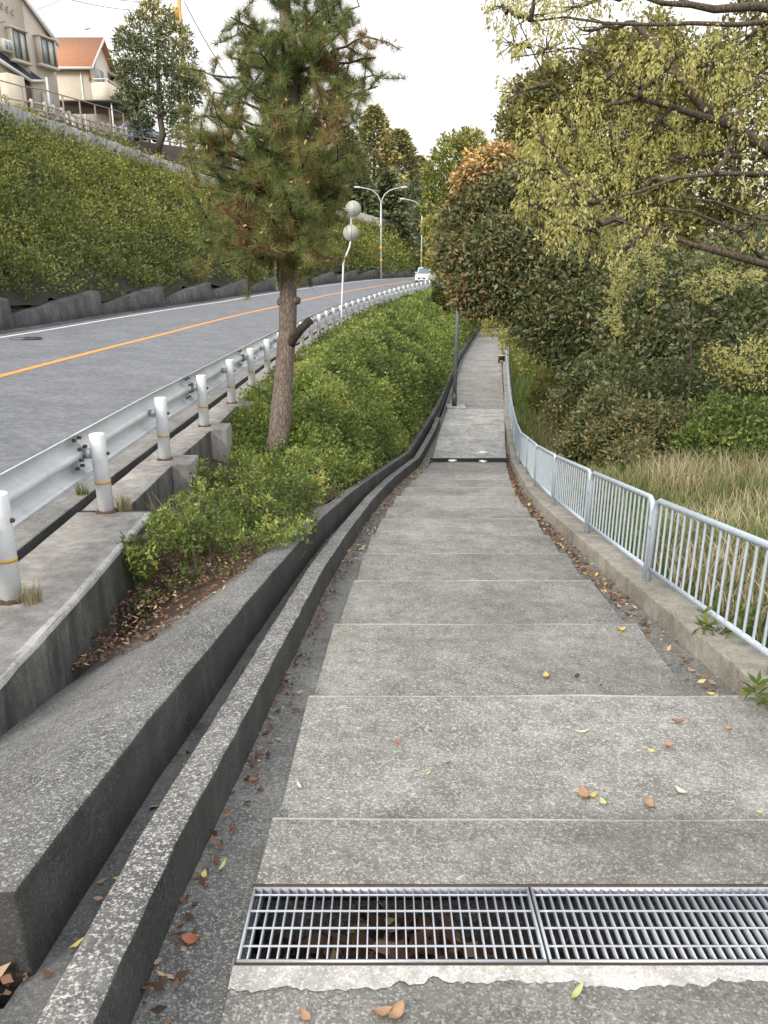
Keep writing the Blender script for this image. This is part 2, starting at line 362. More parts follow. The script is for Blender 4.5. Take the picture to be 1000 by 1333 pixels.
# ================================================================== SETTING
Yg = np.concatenate([np.arange(-30, 0, 3), np.arange(0, 30, 1.), np.arange(30, 120, 3), np.arange(120, 421, 20)])
def right_rise(Y): return np.interp(Y, [0, 8, 14, 22, 60, 200], [.06, .08, .2, .42, .35, .1])
def zR(X, Y):
    """ground right of the railing"""
    dx = np.clip(X-xRL(Y)-.15, 0, None)
    return zP(Y)-.02+right_rise(Y)*np.minimum(dx, 4)+.06*np.clip(dx-4, 0, 40)
G = -.35
rl = []
def R3(a): rl.append(a)
h = hd(Yg); base = rd(Yg, -8.8)
cr = tC(Yg)
def crest(Y, extra, dz): return rd(Y, -8.8-tC(Y)-extra, -.22+tC(Y)*.97+dz)
R3(crest(Yg, 300, 3)); R3(crest(Yg, 40, 2.4)); R3(crest(Yg, 3.2, 1.9)); R3(crest(Yg, 3.1, .4)); R3(crest(Yg, .3, .3)); R3(rd(Yg, -9.0, .3)); R3(rd(Yg, -8.9, G)); R3(rd(Yg, -1., G)); R3(rd(Yg, -.7, -.9)); R3(rd(Yg, -.1, -.9))
R3(xyz(xGW(Yg)-.6, Yg, np.minimum(zP(Yg)-.35, zG(Yg)-.5))); R3(xyz(xGW(Yg)-.05, Yg, zP(Yg)-.45)); R3(xyz(xRL(Yg)+.1, Yg, zP(Yg)-.45))
nr = -.3*(Yg < 3.2); R3(xyz(xRL(Yg)+.16, Yg, zP(Yg)-.02+nr))
for dx in (1, 2.5, 4.2, 12, 40, 300): R3(xyz(xRL(Yg)+dx, Yg, zR(xRL(Yg)+dx, Yg)+nr*(dx < 2)))
tag(loft('ground', rl, M_turf, smooth=True), kind='structure')

# road
Yr = np.concatenate([np.arange(-20, 30, 1.5), np.arange(30, 160, 2.5)])
tag(loft('road', [rd(Yr, o) for o in (-8.55, -6, -4, -2, -.58)], M_asphalt), kind='structure')
tag(loft('road_edge_strip', [rd(Yr, -.60, .004), rd(Yr, -.39, .02), rd(Yr, -.37, .012), rd(Yr, -.37, -.8)], [M_roadedge, M_kerbface], jit=.006, rows=[0, 0, 1]), kind='structure')  # slot wall takes the dark face colour to stand in for shade
tag(loft('road_gutter', [rd(Yr, -.62, -.7), rd(Yr, -.2, -.7)], M_kerbface), kind='structure')
tag(loft('far_gutter', [rd(Yr, -8.75, .02), rd(Yr, -8.35, .012)], M_farwall), kind='structure')
mk = [rd(Yr, -7.95, .006), rd(Yr, -7.81, .006)]
tag(loft('edge_line', mk, M_line), kind='structure')
tag(loft('centre_line', [rd(Yr, -4.62, .006), rd(Yr, -4.46, .006)], M_yline), kind='structure')
tag(loft('near_edge_line', [rd(Yr, -1.30, .006), rd(Yr, -1.17, .006)], M_line), kind='structure')

# stairs
NOS = [-4.4, -3.3, -2.2, -1.1, 0.0, 1.12, 2.22, 3.31, 4.49, 5.65, 6.69, 7.64, 8.71, 9.66]
while NOS[-1] < 15.6: NOS.append(NOS[-1]+1.08)
NOS[-1] = 16.3
RIS = .085
mb = MB()
def tread_z(y, a, b): return zP(a)-RIS+(zP(b)-zP(a)+RIS)*(y-a)/(b-a)
SV = []; SF = []; SA = []; ST = []
def slab_piece(y0, y1, a, b, xl=None, xr=None):
    ts = [y0]+[t for t in (a+.12, a+.25, (a+b)/2, b-.12, b-.03) if y0+.01 < t < y1-.005]+[y1-(.004 if y1 == b else 0)]
    base = len(SV); n = 9; tone = float(np.random.RandomState(int(a*100)+900).uniform(.80, 1.12)); wob = R.normal(0, .005, n); wob[0] = wob[-1] = 0
    for i, y in enumerate(ts):
        l = xl if xl is not None else float(xSL(y)); r = xr if xr is not None else (float(xSR(y)) if a > 2.3 else 3.2); z = float(tread_z(y, a, b))
        for k in range(n):
            SV.append((l+(r-l)*k/(n-1), y+(wob[k] if i == len(ts)-1 else 0), z+R.normal(0, .0018))); SA.append((y-a)/(b-a) if y < b-.02 else 1.)
    m = len(ts)
    for i in range(m-1):
        for k in range(n-1): SF.append((base+i*n+k, base+i*n+k+1, base+(i+1)*n+k+1, base+(i+1)*n+k))
    # skirts
    ring = [base+k for k in range(n)]+[base+i*n+n-1 for i in range(1, m)]+[base+(m-1)*n+k for k in range(n-2, -1, -1)]+[base+i*n for i in range(m-2, 0, -1)]
    low = len(SV)
    for q in ring: x, y, z = SV[q]; SV.append((x, y, z-.4)); SA.append(.5)
    L_ = len(ring)
    ST.extend([tone]*(len(SV)-base))
    for q in range(L_): SF.append((ring[q], low+q, low+(q+1) % L_, ring[(q+1) % L_]))
for a, b in zip(NOS[:-1], NOS[1:]):
    if a < 1.5 < b:
        slab_piece(a, 1.565, a, b); slab_piece(1.882, b, a, b)
        slab_piece(1.565, 1.882, a, b, xl=1.56, xr=3.2)
    else: slab_piece(a, b, a, b)
o = mobj('stairs', np.array(SV), SF, M_path); at_ = o.data.attributes.new('along', 'FLOAT', 'POINT'); at_.data.foreach_set('value', np.array(SA, np.float32)); at_ = o.data.attributes.new('tone', 'FLOAT', 'POINT'); at_.data.foreach_set('value', np.array(ST, np.float32)); tag(o, kind='structure')
bv = o.modifiers.new('b', 'BEVEL'); bv.width = .006; bv.segments = 2; bv.limit_method = 'ANGLE'; bv.angle_limit = math.radians(50)
ga, gb = 1.12, 2.22
def gz(y): return tread_z(y, ga, gb)
# mortar rim and pit under the grating
mb = MB(); mb.box((.58, 1.685, gz(1.68)-.36), (2.05, .5, .06)); mb.box((-.43, 1.685, gz(1.68)-.28), (.05, .5, .36)); tag(mb.build('drain_pit', M_channel), kind='structure')
V = []; F = []
xs = np.linspace(-.4, 1.6, 160); e1 = 1.538-.028*vnoise(xs*7, xs*0+3, 2)-.03*vnoise(xs*23, xs*0+5, 3)-.012*R.rand(160)
for x, y in zip(xs, e1): V += [(x, y, gz(y)+.0045), (x, 1.5635, gz(1.5635)+.008)]
F = [(2*i, 2*i+2, 2*i+3, 2*i+1) for i in range(159)]
tag(mobj('mortar_rim', V, F, M_rim), kind='structure')
# side strips, channel, kerbs
Ys = np.concatenate([np.arange(-4, 24, .3), np.arange(24, 75, 1.5), np.arange(75, 161, 5)])
Yst = Ys[Ys < 16.6]
tag(loft('side_strip', [xyz(xKR(Ys)-.05, Ys, zP(Ys)-.07), xyz(xSL(Ys)+.03, Ys, zP(Ys)-.075-.0*Ys)], M_strip, jit=.002), kind='structure')
Yk = Ys[Ys > 3.1]
tag(loft('right_side_strip', [xyz(xSR(Yk)-.03, Yk, zP(Yk)-.075), xyz(xRL(Yk)-.08, Yk, zP(Yk)-.06)], M_strip, jit=.003), kind='structure')
Yn = np.arange(-4, 3.4, .3)
tag(loft('channel', [xyz(xGW(Ys)-.03, Ys, zP(Ys)-.02), xyz(xKR(Ys)-.1, Ys, zP(Ys)-.02)], M_channel, jit=.002), kind='structure')
tag(loft('channel_apron', [xyz(-4+0*Yn[Yn < 1.6], Yn[Yn < 1.6], zP(Yn[Yn < 1.6])-.021), xyz(xGW(Yn[Yn < 1.6])+.02, Yn[Yn < 1.6], zP(Yn[Yn < 1.6])-.021)], M_channel), kind='structure')
Yp = np.concatenate([np.arange(16.8, 30, 1.), np.arange(30, 160, 3)])
Ypa = np.append(np.arange(16.78, 24.9, .5), 25.); Ypb = np.concatenate([np.arange(25.02, 30, .5), np.arange(30, 160, 2.)])
M_lpath = concrete('lower_path_concrete', (.19, .187, .18), (.32, .315, .305), .35, moss=.15, fine=20, light=(.5, .5, .48), streak=.3)
M_bleach = concrete('bleached_path_concrete', (.26, .26, .255), (.52, .52, .51), .4, fine=20, light=(.7, .7, .69), streak=.3)
for Yq_, m_ in ((Ypa, M_bleach), (Ypb, M_lpath)): tag(loft('path', [xyz(xSL(Yq_)+(xSR(Yq_)-xSL(Yq_))*f, Yq_, zP(Yq_)-.02) for f in (0, .25, .5, .75, 1)], m_), kind='structure')
tag(loft('right_kerb_ground', [xyz(xSR(Yk)-.02, Yk, zP(Yk)-.3), xyz(xRL(Yk)+.2, Yk, zP(Yk)-.3)], M_soil), kind='structure')

def kerb(name, Ysel, l, r, top, bot, label, mats=(M_kerbtop, M_kerbface), cat='kerb', rows=(1, 0, 1, 1)):
    o = loft(name, [xyz(l(Ysel), Ysel, zP(Ysel)+bot), xyz(l(Ysel), Ysel, zP(Ysel)+top), xyz(r(Ysel), Ysel, zP(Ysel)+top), xyz(r(Ysel)+.005, Ysel, zP(Ysel)+bot)], list(mats), closed=True, caps=True, rows=list(rows), jit=.0013, bevel=.009)
    return tag(o, label, cat)
Yc = np.concatenate([np.arange(.2, 6, .12), np.arange(6, 22.5, .3)])
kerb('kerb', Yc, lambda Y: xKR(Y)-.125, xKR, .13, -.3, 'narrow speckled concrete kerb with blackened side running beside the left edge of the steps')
Yw = np.concatenate([np.arange(1.5, 8, .2), np.arange(8, 22, .4), np.arange(22, 76, 2.)])
wl = lambda Y: xGW(Y)-.2+.06*(np.asarray(Y) > 8)
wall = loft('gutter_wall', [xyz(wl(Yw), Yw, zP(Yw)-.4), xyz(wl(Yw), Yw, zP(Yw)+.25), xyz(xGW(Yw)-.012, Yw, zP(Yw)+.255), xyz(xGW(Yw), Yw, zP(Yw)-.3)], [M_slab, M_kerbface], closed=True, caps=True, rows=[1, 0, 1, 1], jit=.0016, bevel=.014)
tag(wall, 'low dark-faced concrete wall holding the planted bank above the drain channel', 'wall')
Yq = np.concatenate([np.arange(3.3, 20, .3), np.arange(20, 76, 1.5)])
kerb('right_kerb', Yq, lambda Y: xRL(Y)-.13+.012*vnoise(np.asarray(Y)*2, np.asarray(Y)*0, 3), lambda Y: xRL(Y)+.16, .075, -.35, 'worn low concrete kerb carrying the pale metal railing', (M_rkerb, M_rkerb))
bpy.data.objects['right_kerb'].name = 'railing_kerb'

# slab left of the gutter wall, wall under the guardrail
val = T([1.5, 3, 4.5, 6, 8, 12], [.0, -.2, -.3, -.22, -.1, .3])
Yb = np.arange(1.5, 6.2, .15)
f = np.linspace(0, 1, 7)
tag(loft('concrete_apron', [xyz(xGW(Yb)-.12, Yb, zP(Yb)+.22)]+[xyz(xGW(Yb)-.19+(-1.95-xGW(Yb)+.2)*k, Yb, zP(Yb)+.249*(1-k)+val(Yb)*k+.010*min(1, k*3)*(vnoise(Yb*2, Yb*0+k*5, 4)-.5)) for k in f], M_slab, smooth=True), kind='structure')
mb = MB(); z = float(zP(1.5)); mb.box((-1.5, 1.56, z+.0), (.86, .12, .4)); tag(mb.build('concrete_apron_front', M_slab, bevel=.01), kind='structure')
gw = empty('parapet_wall', (-2.2, 4, -2.6), 'grey concrete parapet wall with stepped blocks under the white guardrail posts', 'wall')
Ya = np.arange(-6, 5.96, .3)
def parapet(name, Yv, o0, o1, top, bot, par):
    h_ = hd(Yv)
    def r(o, z): return np.stack([xg(Yv)+o*np.cos(h_), Yv-o*np.sin(h_), z+0*Yv], -1)
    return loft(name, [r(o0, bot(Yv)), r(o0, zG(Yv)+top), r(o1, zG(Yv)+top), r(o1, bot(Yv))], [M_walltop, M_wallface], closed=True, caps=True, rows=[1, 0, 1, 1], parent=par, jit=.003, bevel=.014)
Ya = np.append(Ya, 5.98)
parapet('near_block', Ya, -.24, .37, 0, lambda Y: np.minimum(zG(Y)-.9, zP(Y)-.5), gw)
Yx = np.arange(1., 5.95, .05); wv = .012+.022*vnoise(Yx*5, Yx*0, 71)
loft('worn_edge', [rd(Yx, .352-wv, .0635), rd(Yx, .362, .0625), rd(Yx, .3735, .052), rd(Yx, .374, .045-wv)], M_rim, parent=gw)
mb = MB(); mb.box((-2.20, 6.005, float(zG(6))-.1), (.58, .03, .193)); mb.build('joint', M_kerbface, gw)
Y2 = np.concatenate([np.arange(6.03, 20, .4), np.arange(20, 110, 2.)])
parapet('long_block', Y2, -.24, .12, -.012, lambda Y: zG(Y)-.9, gw)
# ------------------------------------------------------------------ guardrail
sp = 1.86
ss = np.arange(-6, 160, .05); px_ = xg(ss); ds = np.hypot(np.gradient(ss), np.gradient(px_)); S_ = np.cumsum(ds)-ds[0]
def Yat(s): return float(np.interp(s, S_, ss))
s0 = float(np.interp(4.12, ss, S_))
PY = [Yat(s0+k*sp) for k in range(-3, 36)]
gr = empty('guardrail', (-2.18, 4.12, -1.88), 'white posted steel guardrail with corrugated beam along the road edge', 'guardrail')
beamprof = [(0, .175), (.03, .165), (.085, .135), (.085, .075), (.03, .035), (0, .02), (0, -.02), (.03, -.035), (.085, -.075), (.085, -.135), (.03, -.165), (0, -.175)]
def beam(k):
    y0, y1 = PY[k]-.12, PY[min(k+2, len(PY)-1)]+.12
    Yv = np.linspace(y0, y1, 9); h_ = hd(Yv); lift = .003*(k % 4 == 0)
    rails = []
    for u, z in beamprof:
        o_ = -.125-u-lift; rails.append(np.stack([xg(Yv)+o_*np.cos(h_), Yv-o_*np.sin(h_), zG(Yv)+.49+z], -1))
    o = loft('beam', rails, M_beam, parent=gr)
    m = o.modifiers.new('s', 'SOLIDIFY'); m.thickness = .005
    if k > 8: return
    for z in (-.115, -.045, .045, .115):
        for dy in (-.055, .06):
            yy = PY[k]+dy; hh = float(hd(yy)); b = MB(); xx = float(xg(yy))-.125*math.cos(hh)-(.07 if abs(z) > .08 else .03); b.box((xx+.022, yy, float(zG(yy))+.49+z), (.03, .022, .022), -hh)
            link(bpy.data.objects.new('beam_bolt', np_mesh('beam_bolt', np.array(b.V), b.F, [M_bolt])), o)
for k in range(0, len(PY)-2, 2): beam(k)
mb = MB(); mb.tube([(0, 0, -.05), (0, 0, .643), (0, 0, .648), (0, 0, .652)], np.array([.062, .062, .060, .052]), 20); me_post = np_mesh('post', np.array(mb.V), mb.F, [M_white])
mb = MB(); mb.tube([(0, 0, .245), (0, 0, .265)], .0632, 20); me_band = np_mesh('band', np.array(mb.V), mb.F, [M_band])
mb = MB(); mb.box((-.09, 0, .49), (.07, .05, .07)); me_br = np_mesh('bracket', np.array(mb.V), mb.F, [M_galv])
mb = MB(); mb.tube([(.055, 0, .49), (.075, 0, .49), (.082, 0, .49)], np.array([.014, .014, .008]), 8); me_bt = np_mesh('bolt', np.array(mb.V), mb.F, [M_rust])
mb = MB(); mb.tube([(0, 0, -.01), (0, 0, .006), (0, 0, .022)], np.array([.088, .082, .064]), 20); bcv = np.array(mb.V); bcv[:, :2] *= (1+.12*R.normal(0, 1, (len(bcv), 1))).clip(.9, 1.25); me_bc = np_mesh('base_collar', bcv, mb.F, [M_rust])
for k, y in enumerate(PY):
    hh = float(hd(y)); p = bpy.data.objects.new('post', me_post); COL.objects.link(p); p.parent = gr
    p.location = Vector((float(xg(y)), y, float(zG(y))))-gr.location; p.rotation_euler.z = -hh
    p.rotation_euler.x = R.normal(0, .012); p.rotation_euler.y = R.normal(0, .01)
    if y < 45:
        for nm, me in (('band', me_band), ('bracket', me_br), ('bolt', me_bt), ('base_collar', me_bc)):
            q = bpy.data.objects.new(nm, me); COL.objects.link(q); q.parent = p
    if 6 < y < 34:
        b = MB(); b.box((.08, .12 if k == 4 else 0, -.42), (.46, .40, .84)); q = b.build('post_block', [M_walltop], gw, bevel=.018, M=Matrix.Translation((float(xg(y)), y, float(zG(y))+.004))@Matrix.Rotation(-hh, 4, 'Z'))

# ------------------------------------------------------------------ railing
rail = empty('railing', (1.98, 5.36, -2.3), 'pale blue tubular railing with thin upright bars along the right kerb', 'railing')
PR = [3.36, 5.36]
while PR[-1] < 56: PR.append(PR[-1]+2.0*math.cos(math.atan(float(xRL(PR[-1]+1)-xRL(PR[-1]-1))/2)))
def rp(y, z=0): return np.array((float(xRL(y)), y, float(zP(y))+.075+z))
for k in range(len(PR)-1):
    a, b = PR[k]+.035, PR[k+1]-.035; A, B = rp(a), rp(b); H = .64; rad = .021
    up = np.array((0, 0, 1.)); d = (B-A)/np.linalg.norm(B-A)
    pts = [A-up*.04, A+up*(H-.09), A+up*(H-.03)+d*.02, A+up*H+d*.08]+[B+up*H-d*.08, B+up*(H-.03)-d*.02, B+up*(H-.09), B-up*.04]
    n = 8 if k < 6 else 5
    mb = MB(); mb.tube(pts, rad, n); fr = mb.build('panel_frame', M_rail, rail, smooth=True)
    mb = MB(); mb.tube([A+up*.1, B+up*.1], .017, n); mb.build('bottom_rail', M_rail, fr, smooth=True)
    mb = MB()
    for j in range(1, 17):
        t = j/17; q = A+(B-A)*t; mb.tube([q+up*.1, q+up*(H-.005)], .0085, 6 if k < 6 else 4, caps=False)
    mb.build('upright_bars', M_rail, fr, smooth=True)
    mb = MB(); mb.box(tuple(rp(PR[k], .42)), (.03, .085, .03)); mb.build('clamp', M_galv, fr)

# ------------------------------------------------------------------ gratings
def grating(name, x0, x1, y0, y1, zf, label, bars=True, group=None):
    e = empty(name, ((x0+x1)/2, (y0+y1)/2, zf((y0+y1)/2)), label, 'drain grate', group)
    sl = (zf(y1)-zf(y0))/(y1-y0)
    def bx(mb, xa, xb, ya, yb, t0, t1):
        V = [(x, y, zf(y)+t) for t in (t1, t0) for x, y in ((xa, ya), (xb, ya), (xb, yb), (xa, yb))]
        mb.add(V, [(3, 2, 1, 0), (4, 5, 6, 7), (0, 1, 5, 4), (1, 2, 6, 5), (2, 3, 7, 6), (3, 0, 4, 7)])
    mb = MB(); w = .006
    for s in ((x0, x1, y0, y0+w), (x0, x1, y1-w, y1), (x0, x0+w, y0+w, y1-w), (x1-w, x1, y0+w, y1-w)): bx(mb, *s, .004, -.034)
    mb.build('frame', M_grate, e)
    mb = MB(); n = int((x1-x0)/.0262)
    for i in range(1, n):
        x = x0+(x1-x0)*i/n; bx(mb, x-.0018, x+.0018, y0+w, y1-w, .003, -.03)
    mb.build('bearing_bars', M_grate, e)
    mb = MB()
    for i in range(1, 5):
        y = y0+(y1-y0)*(i-.2)/4.3
        P = [(x, y, zf(y)+.002) for x in np.linspace(x0+w, x1-w, 30)]; mb.tube(P, .0034, 5)
    mb.build('cross_rods', M_grate, e)
    return e
grating('drain_grate', -.395, .437, 1.583, 1.865, gz, 'steel bar drain grate across the top step, left piece over a litter-filled pit')
grating('drain_grate', .445, 1.553, 1.583, 1.865, gz, 'steel bar drain grate across the top step, piece nearer the railing')
mb = MB()
for ya, yb in ((1.567, 1.580), (1.869, 1.880)):
    for xa, xb in ((-.40, 1.56),):
        V = [(x, y, gz(y)+t) for t in (-.05, .001) for x, y in ((xa, ya), (xb, ya), (xb, yb), (xa, yb))]
        mb.add(V, [(3, 2, 1, 0), (4, 5, 6, 7), (0, 1, 5, 4), (1, 2, 6, 5), (2, 3, 7, 6), (3, 0, 4, 7)])
tag(mb.build('grate_seat', M_rust), 'rusty angle iron seat along both long sides of the drain grates', 'grate seat')
fy = lambda y: float(zP(16.3))-.012
e = empty('drain_grate', (1.87, 16.55, fy(0)), 'narrow dark drain grate crossing the path at the foot of the steps', 'drain grate')
mb = MB(); mb.box((1.86, 16.42, fy(0)-.02), (1.7, .02, .04)); mb.box((1.88, 16.74, fy(0)-.02), (1.7, .02, .04)); mb.build('frame', M_iron, e)
mb = MB()
for i in range(60): mb.box((1.03+i*.0285, 16.58, fy(0)-.02), (.006, .3, .035))
mb.build('bearing_bars', M_iron, e)
mb = MB(); mb.box((1.86, 16.58, fy(0)-.2), (1.8, .36, .05)); tag(mb.build('lower_drain_pit', M_channel), kind='structure')

# manhole on the road
c = at(35, 452, 20.2); y = c[1]; xx = c[0]; zz = float(zG(y))-.06+.042*(float(xg(y))-xx)
e = empty('manhole_cover', (xx, y, zz), 'round iron manhole cover set in the asphalt of the far lane', 'manhole cover')
mb = MB(); mb.tube([(xx, y, zz-.01), (xx, y, zz+.006)], .34, 28); mb.build('lid', M_iron, e)
mb = MB(); P = [(xx+.38*math.cos(a), y+.38*math.sin(a), zz+.004) for a in np.linspace(0, 2*math.pi, 33)]; mb.tube(P, .025, 6, caps=False); mb.build('ring', M_iron, e)
# ================================================================== BANK ON THE LEFT OF THE STEPS
def zbank(Y, f):
    """f 0 at the parapet, 1 at the gutter wall"""
    a = zG(Y)-.18; b = zP(Y)+.22
    v = np.interp(Y, [6, 7.5, 9, 11], [1, .75, .35, 0])
    flat = np.minimum(a, b)-.12
    prof = a+(b-a)*f
    return prof*(1-v)+v*(flat+(b-flat)*np.clip(f*1.6-.6, 0, 1))
def xbank(Y, f): return xg(Y)+.1+(xGW(Y)-.19-xg(Y)-.1)*f
Yv = np.concatenate([np.arange(3.4, 12, .3), np.arange(12, 78, 1.)])
fv = np.linspace(0, 1, 9)
def bk(f):
    Z = zbank(Yv, f)+.05*(vnoise(Yv*1.7, Yv*0+f*7, 5)-.5)
    n = Yv < 6.1
    zs = zP(Yv)+.245*(1-(1-f))+val(Yv)*(1-f)
    s = np.interp(Yv, [3.4, 3.9, 4.5, 5.4], [-.2, -.12, .0, .05]) + .12*np.sin(f*3.1)*np.interp(Yv, [4., 5], [.0, .8])-.06*f
    xn = -1.93+(xGW(Yv)-.2+1.93)*f
    return xyz(np.where(n, xn, xbank(Yv, f)), Yv, np.where(n, zs+s-.02, Z))
tag(loft('bank_soil', [bk(f) for f in fv], M_soil, smooth=True), kind='structure')

# clipped shrubs covering the bank: body and leaves in one object
def hh_(Y, f): return (.15+.62*vnoise(Y*.9, f*3+Y*.13, 11)+.42*vnoise(Y*2.4, f*8, 12)+.25*vnoise(Y*6., f*20, 13)**2)*np.clip(np.sin(np.clip(f*.93+.06, 0, 1)*math.pi)*1.9, .25, 1)*np.interp(Y, [9.6, 10.8, 50, 76], [.3, 1, 1, .7])*np.where(f < .45, np.interp(Y-f*5, [9.2, 12.5], [.12, 1]), 1)*np.interp(f, [0, .12, .34], [.22, .3, 1])
def hedge_surface(name, pos, hgt, Yr_, nf, leafm, label_kind, ntot, size, Ypdf, tint, seed, clump=12, spr=.10, body=.62):
    Yb_ = np.linspace(*Yr_, 160); F_ = np.linspace(0, 1, nf)
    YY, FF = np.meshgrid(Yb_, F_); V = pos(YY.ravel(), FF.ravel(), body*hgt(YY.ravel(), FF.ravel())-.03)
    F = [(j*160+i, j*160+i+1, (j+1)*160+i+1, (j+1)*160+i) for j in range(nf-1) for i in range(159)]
    m = ntot//clump; Yc_ = Ypdf(R.rand(m)); fc_ = R.rand(m); out = R.normal(0, spr*.55, m); ntot = m*clump; Y = np.repeat(Yc_, clump); f_ = np.repeat(fc_, clump); out = np.repeat(out, clump)
    H = hgt(Y, f_); dep = R.rand(ntot)**1.6*.35
    P = pos(Y, f_, H*(1-dep*.6)+R.normal(0, .02, ntot))
    # outward normal by finite differences
    e_ = .02; t1 = pos(Y+.1, f_, hgt(Y+.1, f_))-pos(Y-.1, f_, hgt(Y-.1, f_)); t2 = pos(Y, f_+e_, hgt(Y, f_+e_))-pos(Y, f_-e_, hgt(Y, f_-e_))
    N = np.cross(t1, t2); N *= np.sign(N[:, 2:3]+1e-6); N /= np.linalg.norm(N, axis=1)[:, None]+1e-9
    s = size(Y)
    A = unit(ntot)+N*.8; A /= np.linalg.norm(A, axis=1)[:, None]
    P = P+N*out[:, None]+R.normal(0, spr*.6, (ntot, 3))*(size(Y)/size(np.array([Y.min()])))[:, None]**.5
    LV, LF = leaves(P, A, s*R.uniform(.65, 1.3, ntot), .48)
    tt = tint(Y, f_, P)+np.repeat(R.normal(0, .11, m), clump)+R.normal(0, .055, ntot)
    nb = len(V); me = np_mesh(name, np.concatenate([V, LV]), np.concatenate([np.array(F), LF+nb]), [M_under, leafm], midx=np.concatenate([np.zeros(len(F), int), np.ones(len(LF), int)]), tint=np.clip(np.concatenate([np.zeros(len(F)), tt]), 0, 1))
    o = link(bpy.data.objects.new(name, me)); return o
def pdf_inv(a, b, s0, k):
    A_, B_ = 1/(s0+k*a), 1/(s0+k*b)
    return lambda u: (1/(A_+(B_-A_)*u)-s0)/k
def pos1(Y, f, h):
    return np.stack([xbank(Y, f)+.12*h, Y, zbank(Y, f)+h], -1)
def tint1(Y, f, P): return .18+.62*vnoise(Y*.8, f*4, 21)+.2*(vnoise(Y*3.1, f*9, 22)-.5)+.05*(f < .3)
tag(hedge_surface('bank_shrubs', pos1, hh_, (9.7, 76), 22, L_azalea, 1, 170000, lambda Y: .032+.0030*Y, pdf_inv(9.7, 76, .032, .003), tint1, 1),
    'clipped green shrubs covering the bank between road and path', 'shrubs', kind='stuff')

# single bushes at the near end
def bush(x, y, r, hgt, label, tb, n, name='azalea_bush', mat=L_azalea, size=.042, barkm=M_twig, group='bushes in the near planting bed'):
    fz = np.clip((x-float(xg(y))-.1)/(float(xGW(y))-.19-float(xg(y))-.1), 0, 1); z = float(zbank(y, fz)) if y > 6.1 else float(zP(y))-.0
    e = empty(name, (x, y, z-.05), label, 'bush', group); fo = Foliage(); mb = MB()
    for k in range(9):
        a = R.rand()*6.28; q = (x+math.cos(a)*r*.7*R.rand(), y+math.sin(a)*r*.7*R.rand(), z+hgt*R.uniform(.5, .9)); limb(mb, (x+.04*math.cos(a), y+.04*math.sin(a), z-.06), q, .012, .004, 5, .15)
    for k in range(26):
        u = unit(1, .5)[0]; q = np.array((x, y, z+hgt*.35))+u*np.array((r, r, hgt*.62))*R.uniform(.6, 1.)
        q[2] = max(q[2], z+.03)
        blob_leaves(fo, q, .13, n//26, size, tb+R.normal(0, .12), .2, 8, .5, ratio=.42, fill=.2, cs=.28)
    mb.build('stems', barkm, e); fo.build('leaves', mat, e); return e
bush(-1.42, 5.25, .47, .62, 'rounded bush with yellowed and reddish leaf tips nearest the bare soil', .46, 4600)
bush(-1.0, 5.95, .40, .54, 'small bright green bush right behind the front bush', .55, 2800)
bush(-1.62, 6.35, .42, .55, 'sparse bush with dry grass stalks against the parapet block', .52, 2400)
bush(-1.08, 6.95, .48, .68, 'full dark green bush beside the gutter wall', .38, 3800)
bush(-1.62, 7.45, .46, .60, 'grey green bush below the third guardrail post', .40, 3000)
bush(-1.0, 7.95, .46, .64, 'light green leafy bush in front of the shrub bank', .58, 3400)
bush(-1.55, 8.75, .40, .44, 'bright green bush at the foot of the pine trunk', .62, 3400)
bush(-.80, 8.9, .42, .58, 'low green bush overhanging the curved part of the gutter wall', .48, 2600)

# ------------------------------------------------------------------ grass helpers
def blades(P, hmean, tint, width=.006, lean=.35, tv=.2, seg=2):
    n = len(P); hgt = hmean*R.uniform(.5, 1.35, n); a = R.rand(n)*6.283; D = np.stack([np.cos(a), np.sin(a), 0*a], 1)
    W = np.stack([-np.sin(a), np.cos(a), 0*a], 1)*(width*R.uniform(.6, 1.4, n))[:, None]
    b = R.uniform(0, lean, n)*hgt; bb = D*b[:, None]; up = np.zeros((n, 3)); up[:, 2] = hgt
    V = np.empty((n, 5, 3)); V[:, 0] = P-W; V[:, 1] = P+W; V[:, 2] = P+W*.8+up*.6+bb*.35; V[:, 3] = P-W*.8+up*.6+bb*.35; V[:, 4] = P+up*.97+bb
    V = V.reshape(-1, 3); k = np.arange(n)*5
    F = np.concatenate([np.stack([k, k+1, k+2, k+3], 1), np.stack([k+3, k+2, k+4, k+4], 1)])
    F2 = [tuple(f) for f in F[:n]]+[tuple(f[:3]) for f in F[n:]]
    t = tint+R.normal(0, tv, n)
    return V, F2, np.concatenate([t, t])
def grass_obj(name, P, hmean, tint, mat, label, cat, kind=None, parent=None, **k):
    V, F, t = blades(P, hmean, tint, **k); o = mobj(name, V, F, mat, parent, tint=np.clip(t, 0, 1)); return tag(o, label, cat, None, kind)
# tall dry grass right of the railing
n = 42000; Y = 3.1+18*R.rand(n)**1.35; X = xRL(Y)+.24+R.rand(n)**1.1*np.interp(Y, [2, 8, 14, 21], [3.4, 3.3, 2.2, 1.4])
keep = vnoise(X*1.1, Y*1.1, 31) > .25*R.rand(n); X, Y = X[keep], Y[keep]
patch = vnoise(X*.8, Y*.6, 32)
hm = np.interp(X-xRL(Y), [.2, .7, 1.5, 5], [.2, .36, .48, .52])*np.interp(Y, [2, 4, 12, 21], [.8, 1, .85, .6])*(.45+.8*patch)
P = np.stack([X, Y, zR(X, Y)-.02], 1)
grass_obj('dry_grass', P, hm, -.04+.85*vnoise(X*1.6, Y*1.6, 33), L_grass, 'dry tan grass growing tangled behind the railing', 'grass', 'stuff', width=.0055, lean=1.0, tv=.22)
n = 26000; Y = 3.1+49*R.rand(n)**1.2; X = xRL(Y)+.2+R.rand(n)*np.interp(Y, [2, 20, 50], [3, 4.5, 4])
